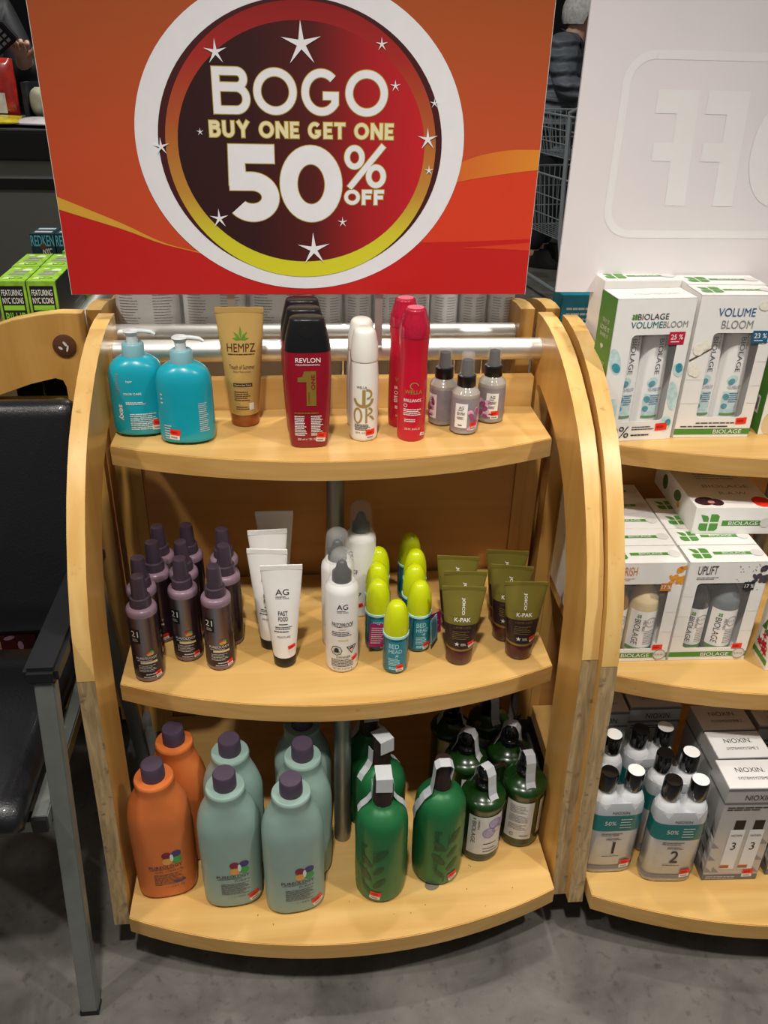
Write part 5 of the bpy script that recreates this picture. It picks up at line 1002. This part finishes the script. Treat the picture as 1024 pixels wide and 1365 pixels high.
# ------------------------------------------------------------------ people
mat('skin', '#c39a84', .5, var=.05); mat('coat_dark', '#16181c', .6, var=.15, scale=20); mat('coat_grey', '#565c63', .55, var=.12, scale=25); mat('trousers', '#1a1b20', .7); mat('hair_white', '#b9b8b4', .6, var=.25, scale=60); mat('hair_dark', '#1d1714', .6, var=.2); mat('shoe', '#131313', .5)
def quilt(m_):
    nt = m_.node_tree; b = nt.nodes['Principled BSDF']; tc = nt.nodes.new('ShaderNodeTexCoord'); wv = nt.nodes.new('ShaderNodeTexWave'); wv.bands_direction = 'Z'
    wv.inputs['Scale'].default_value = 4.5; wv.inputs['Distortion'].default_value = 2.5; wv.inputs['Detail Scale'].default_value = 2
    bp = nt.nodes.new('ShaderNodeBump'); bp.inputs['Strength'].default_value = .9; bp.inputs['Distance'].default_value = .03
    nt.links.new(tc.outputs['Object'], wv.inputs['Vector']); nt.links.new(wv.outputs['Fac'], bp.inputs['Height']); nt.links.new(bp.outputs['Normal'], b.inputs['Normal'])
quilt(MATS['coat_grey'])
def skin_mesh(name, pts, edges, radii, m_, parent, root=0, sub=2):
    me = bpy.data.meshes.new(name); me.from_pydata(pts, edges, []); o = bpy.data.objects.new(name, me); C.objects.link(o)
    sk = o.modifiers.new('skin', 'SKIN'); sk.use_smooth_shade = True
    for i, d in enumerate(me.skin_vertices[0].data):
        d.radius = radii[i] if isinstance(radii[i], tuple) else (radii[i], radii[i]); d.use_root = (i == root)
    sb = o.modifiers.new('sub', 'SUBSURF'); sb.levels = sub; sb.render_levels = sub
    dg = bpy.context.evaluated_depsgraph_get(); nm = bpy.data.meshes.new_from_object(o.evaluated_get(dg))
    bpy.data.objects.remove(o); bpy.data.meshes.remove(me)
    nm.materials.clear(); nm.materials.append(MATS[m_]); nm.name = name
    q = bpy.data.objects.new(name, nm); C.objects.link(q); q.parent = parent; return q
def chain(seq, start=0): return [(start+i, start+i+1) for i in range(len(seq)-1)]
def person(loc, rz, lean, coat, hair, label, arm_r, arm_l, H=1.68):
    """faces local -Y; arms are (elbow, wrist) points"""
    p = empty('person', loc, rz, label, 'person'); k = H/1.7
    def ln(y, z): t = max(0, z-.95); return y-t*lean
    J = {}
    J['pelvis'] = (0, 0, .94*k); J['waist'] = (0, ln(.0, 1.08*k), 1.08*k); J['chest'] = (0, ln(.0, 1.27*k), 1.27*k); J['neckb'] = (0, ln(.01, 1.43*k), 1.42*k); J['neck'] = (0, ln(.0, 1.50*k), 1.48*k); J['head'] = (0, ln(-.015, 1.58*k), 1.565*k); J['crown'] = (0, ln(-.005, 1.66*k), 1.645*k)
    J['chin'] = (0, ln(-.075, 1.52*k), 1.512*k)
    sh = lambda s: (s*.185, ln(.01, 1.38*k), 1.375*k)
    P = [J['pelvis'], J['waist'], J['chest'], J['neckb'], J['neck'], J['head'], J['crown'], J['chin']]
    E_ = [(0, 1), (1, 2), (2, 3), (3, 4), (4, 5), (5, 6), (5, 7)]; Rr = [(.145, .105), (.135, .10), (.155, .11), (.065, .06), (.055, .058), (.078, .095), (.055, .065), (.035, .038)]
    for s, arm in ((1, arm_r), (-1, arm_l)):
        i = len(P); el, wr = arm; wv = (Vector(wr)-Vector(el)).normalized()
        P += [sh(s), el, wr, tuple(Vector(wr)+wv*.07)]; Rr += [.058, .042, (.026, .030), (.016, .038)]; E_ += [(2, i), (i, i+1), (i+1, i+2), (i+2, i+3)]
        pm = Vector(wr)+wv*.07; sd = wv.cross(Vector((0, 0, 1))).normalized()
        for f in range(4):
            b0 = len(P); o0 = (f-1.5)*.020; ll = (.060, .072, .068, .052)[f]; up = Vector((0, 0, -1))
            P += [tuple(pm+sd*o0+wv*.012), tuple(pm+sd*o0+wv*(.012+ll*.55)+up*.006), tuple(pm+sd*o0+wv*(.012+ll*.85)+up*.026)]; Rr += [.0095, .009, .0075]; E_ += [(i+3, b0), (b0, b0+1), (b0+1, b0+2)]
        b0 = len(P); P += [tuple(Vector(wr)+wv*.03-sd*.036), tuple(Vector(wr)+wv*.07-sd*.055)]; Rr += [.011, .009]; E_ += [(i+2, b0), (b0, b0+1)]
        j = len(P); P += [(s*.095, .01, .90*k), (s*.105, -.01, .50*k), (s*.11, .03, .09*k), (s*.115, -.11, .04*k)]; Rr += [.088, .058, .042, (.035, .03)]; E_ += [(0, j), (j, j+1), (j+1, j+2), (j+2, j+3)]
    bd = skin_mesh('body', P, E_, Rr, 'skin', p)
    # coat
    Q = [J['pelvis'], J['waist'], J['chest'], (0, ln(.01, 1.40*k), 1.40*k), (0, ln(.0, 1.46*k), 1.45*k)]; QE = chain(Q); QR = [(.185, .14), (.185, .14), (.19, .145), (.11, .10), (.08, .08)]
    Q.append((0, .0, .78*k)); QE.append((0, 5)); QR.append((.19, .145))
    for s, arm in ((1, arm_r), (-1, arm_l)):
        i = len(Q); a, e, w_ = Vector(sh(s)), Vector(arm[0]), Vector(arm[1]); Q += [tuple(a), tuple((a+e)/2), tuple(e), tuple(e+(w_-e)*.55), tuple(e+(w_-e)*.94)]; QR += [.095, .082, .076, .066, .052]; QE += [(2, i)]+chain(range(5), i)
    skin_mesh('coat', Q, QE, QR, coat, p)
    T_ = [(0, 0, .92*k)]; TE, TR = [], [(.15, .115)]
    for s in (1, -1):
        i = len(T_); T_ += [(s*.098, .01, .84*k), (s*.105, -.01, .50*k), (s*.11, .03, .10*k)]; TR += [.108, .078, .066]; TE += [(0, i), (i, i+1), (i+1, i+2)]
    skin_mesh('trousers', T_, TE, TR, 'trousers', p)
    hd = Vector(J['head'])
    for s in (1, -1):
        x = s*.112; lathe([(0, .03, .06, 2.4), (0.002, .045, .13, 2.6), (.03, .045, .125, 2.6), (.06, .040, .075, 2.4), (.10, .042, .05, 2)], 20, cx=x, cy=-.03).build('shoe', 'shoe', p, True, 60)
        lathe(smooth_prof([(-.030, .008, .012), (-.012, .012, .02), (.012, .013, .022), (.03, .008, .014)]), 12, cx=hd.x+s*.086, cy=hd.y+.012).build('ear', 'skin', p, True, 60).location.z = hd.z
        lathe(smooth_prof([(-.012, .002), (-.008, .009), (0, .0125), (.008, .009), (.012, .002)]), 12, cx=hd.x+s*.032, cy=hd.y-.087).build('eye', 'white', p, True, 60).location.z = hd.z+.005
    MB().tube([(hd.x, hd.y-.092, hd.z+.012), (hd.x, hd.y-.108, hd.z-.012), (hd.x, hd.y-.116, hd.z-.026), (hd.x, hd.y-.098, hd.z-.034)], [.008, .011, .014, .008], 10).build('nose', 'skin', p, True, 60)
    mat('lips', '#a0605a', .5); MB().tube([(hd.x-.024, hd.y-.080, hd.z-.058), (hd.x, hd.y-.094, hd.z-.056), (hd.x+.024, hd.y-.080, hd.z-.058)], [.003, .007, .003], 8).build('mouth', 'lips', p, True)
    g = random.Random(8); hb = MB(); R0 = []
    for i in range(9):
        ph = R(-28+i*118/8); rg = []
        for kx in range(26):
            th = 2*math.pi*kx/26; front = max(0, -math.sin(th)); cut = ph
            if front > .25 and ph < R(38): cut = ph+(R(38)-ph)*min(1, (front-.25)*2.2)
            w2 = 1+.035*math.sin(kx*2.9+i)+.02*g.uniform(-1, 1)
            rg.append((hd.x+.100*w2*math.cos(cut)*math.cos(th), hd.y+.012+.116*w2*math.cos(cut)*math.sin(th), hd.z+.012+.112*w2*math.sin(cut)))
        R0.append(rg)
    hb.loft(R0, True, False).build('hair', hair, p, True, 70)
    return p
person((-1.33, 3.80, 0), R(28), .10, 'coat_dark', 'hair_dark', 'person in a dark coat at the far left holding out a black device', ((.22, -.15, 1.14), (.16, -.36, 1.27)), ((-.23, -.05, 1.10), (-.18, -.26, 1.08)), 1.72)
person((1.66, 6.0, 0), R(60), .22, 'coat_grey', 'hair_white', 'person with white hair in a grey padded jacket, back half turned, between the signs', ((.23, -.12, .98), (.16, -.36, .95)), ((-.23, -.10, .98), (-.16, -.34, 1.0)), 1.46).scale = (1.15, 1.15, 1.13)
PD = empty('card_reader', (-1.075, 3.45, 1.315), R(-20), 'black handheld device held over the counter by the person at the left', 'device'); PD.rotation_euler = (R(25), R(-32), R(-20))
MB().box(-.085, .085, -.012, .012, -.035, .035).build('case', 'black_plastic', PD, bevel=.004)
decal('keys', Plane((-.085, -.012, -.035), (1, 0, 0), (0, 0, 1)), 'mid_grey', PD, [rect(.07+i*.022, .012+j*.017, .085+i*.022, .022+j*.017, 1) for i in range(4) for j in range(3)], .0006)
# ------------------------------------------------------------------ two-tier shopping trolley between the signs
mat('trolley_grey', '#8d9698', .4, metal=.3)
def trolley(loc, rz, lab):
    t = empty('shopping_trolley', loc, rz, lab, 'trolley', 'shopping trolleys')
    def basket(z0, z1, x, y0, y1, slope, nm):
        b = MB(); q = basket_pts = lambda u, v, s: None
        def cor(z, k): ins = .05*(1-k); return [(-x+ins, y0+ins, z+slope*0), (x-ins, y0+ins, z), (x-ins, y1-ins, z-slope*(1-k)), (-x+ins, y1-ins, z-slope*(1-k))]
        for k in (0, .33, .66, 1):
            c = cor(z0+(z1-z0)*k, k); b.tube(c+[c[0]], .006 if k == 1 else .0032, 5, False)
        lo, hi = cor(z0, 0), cor(z1, 1)
        for i in range(4):
            j = (i+1) % 4; n = 13
            for m_ in range(n+1):
                f = m_/n; b.tube([tuple(lo[i][a]+(lo[j][a]-lo[i][a])*f for a in range(3)), tuple(hi[i][a]+(hi[j][a]-hi[i][a])*f for a in range(3))], .0026, 4, False)
        for m_ in range(14):
            f = m_/13; b.tube([tuple(lo[0][a]+(lo[1][a]-lo[0][a])*f for a in range(3)), tuple(lo[3][a]+(lo[2][a]-lo[3][a])*f for a in range(3))], .0026, 4, False)
        b.build(nm, 'trolley_grey', t)['label'] = 'welded wire basket'
    basket(.80, 1.02, .25, -.32, .28, 0, 'basket'); basket(.36, .70, .24, -.34, .34, .0, 'basket')
    for s in (-1, 1):
        MB().tube([(s*.245, -.42, .09), (s*.245, -.30, .40), (s*.25, -.28, .74), (s*.25, -.26, 1.04), (s*.25, -.40, 1.08)], .013, 8).build('side_frame', 'trolley_grey', t, True)
        MB().tube([(s*.245, -.42, .09), (s*.22, .40, .11), (s*.2, .42, .36)], .012, 8).build('base_rail', 'trolley_grey', t, True)
        for y in (-.40, .40):
            f = MB().box(s*.23-.012, s*.23+.012, y-.02, y+.02, .05, .10).build('caster_fork', 'trolley_grey', t); MB().tube([(s*.23-.012, y, .045), (s*.23+.012, y, .045)], .045, 16).build('caster_wheel', 'black_plastic', f, True)
    MB().tube([(-.25, -.40, 1.08), (.25, -.40, 1.08)], .016, 10).build('handle', 'black_plastic', t, True); MB().box(-.12, .12, -.34, -.30, .93, 1.0).build('child_flap', 'black_plastic', t)
    return t
trolley((1.62, 5.22, 0), R(12), 'grey wire two-tier shopping trolley seen between the two signs')
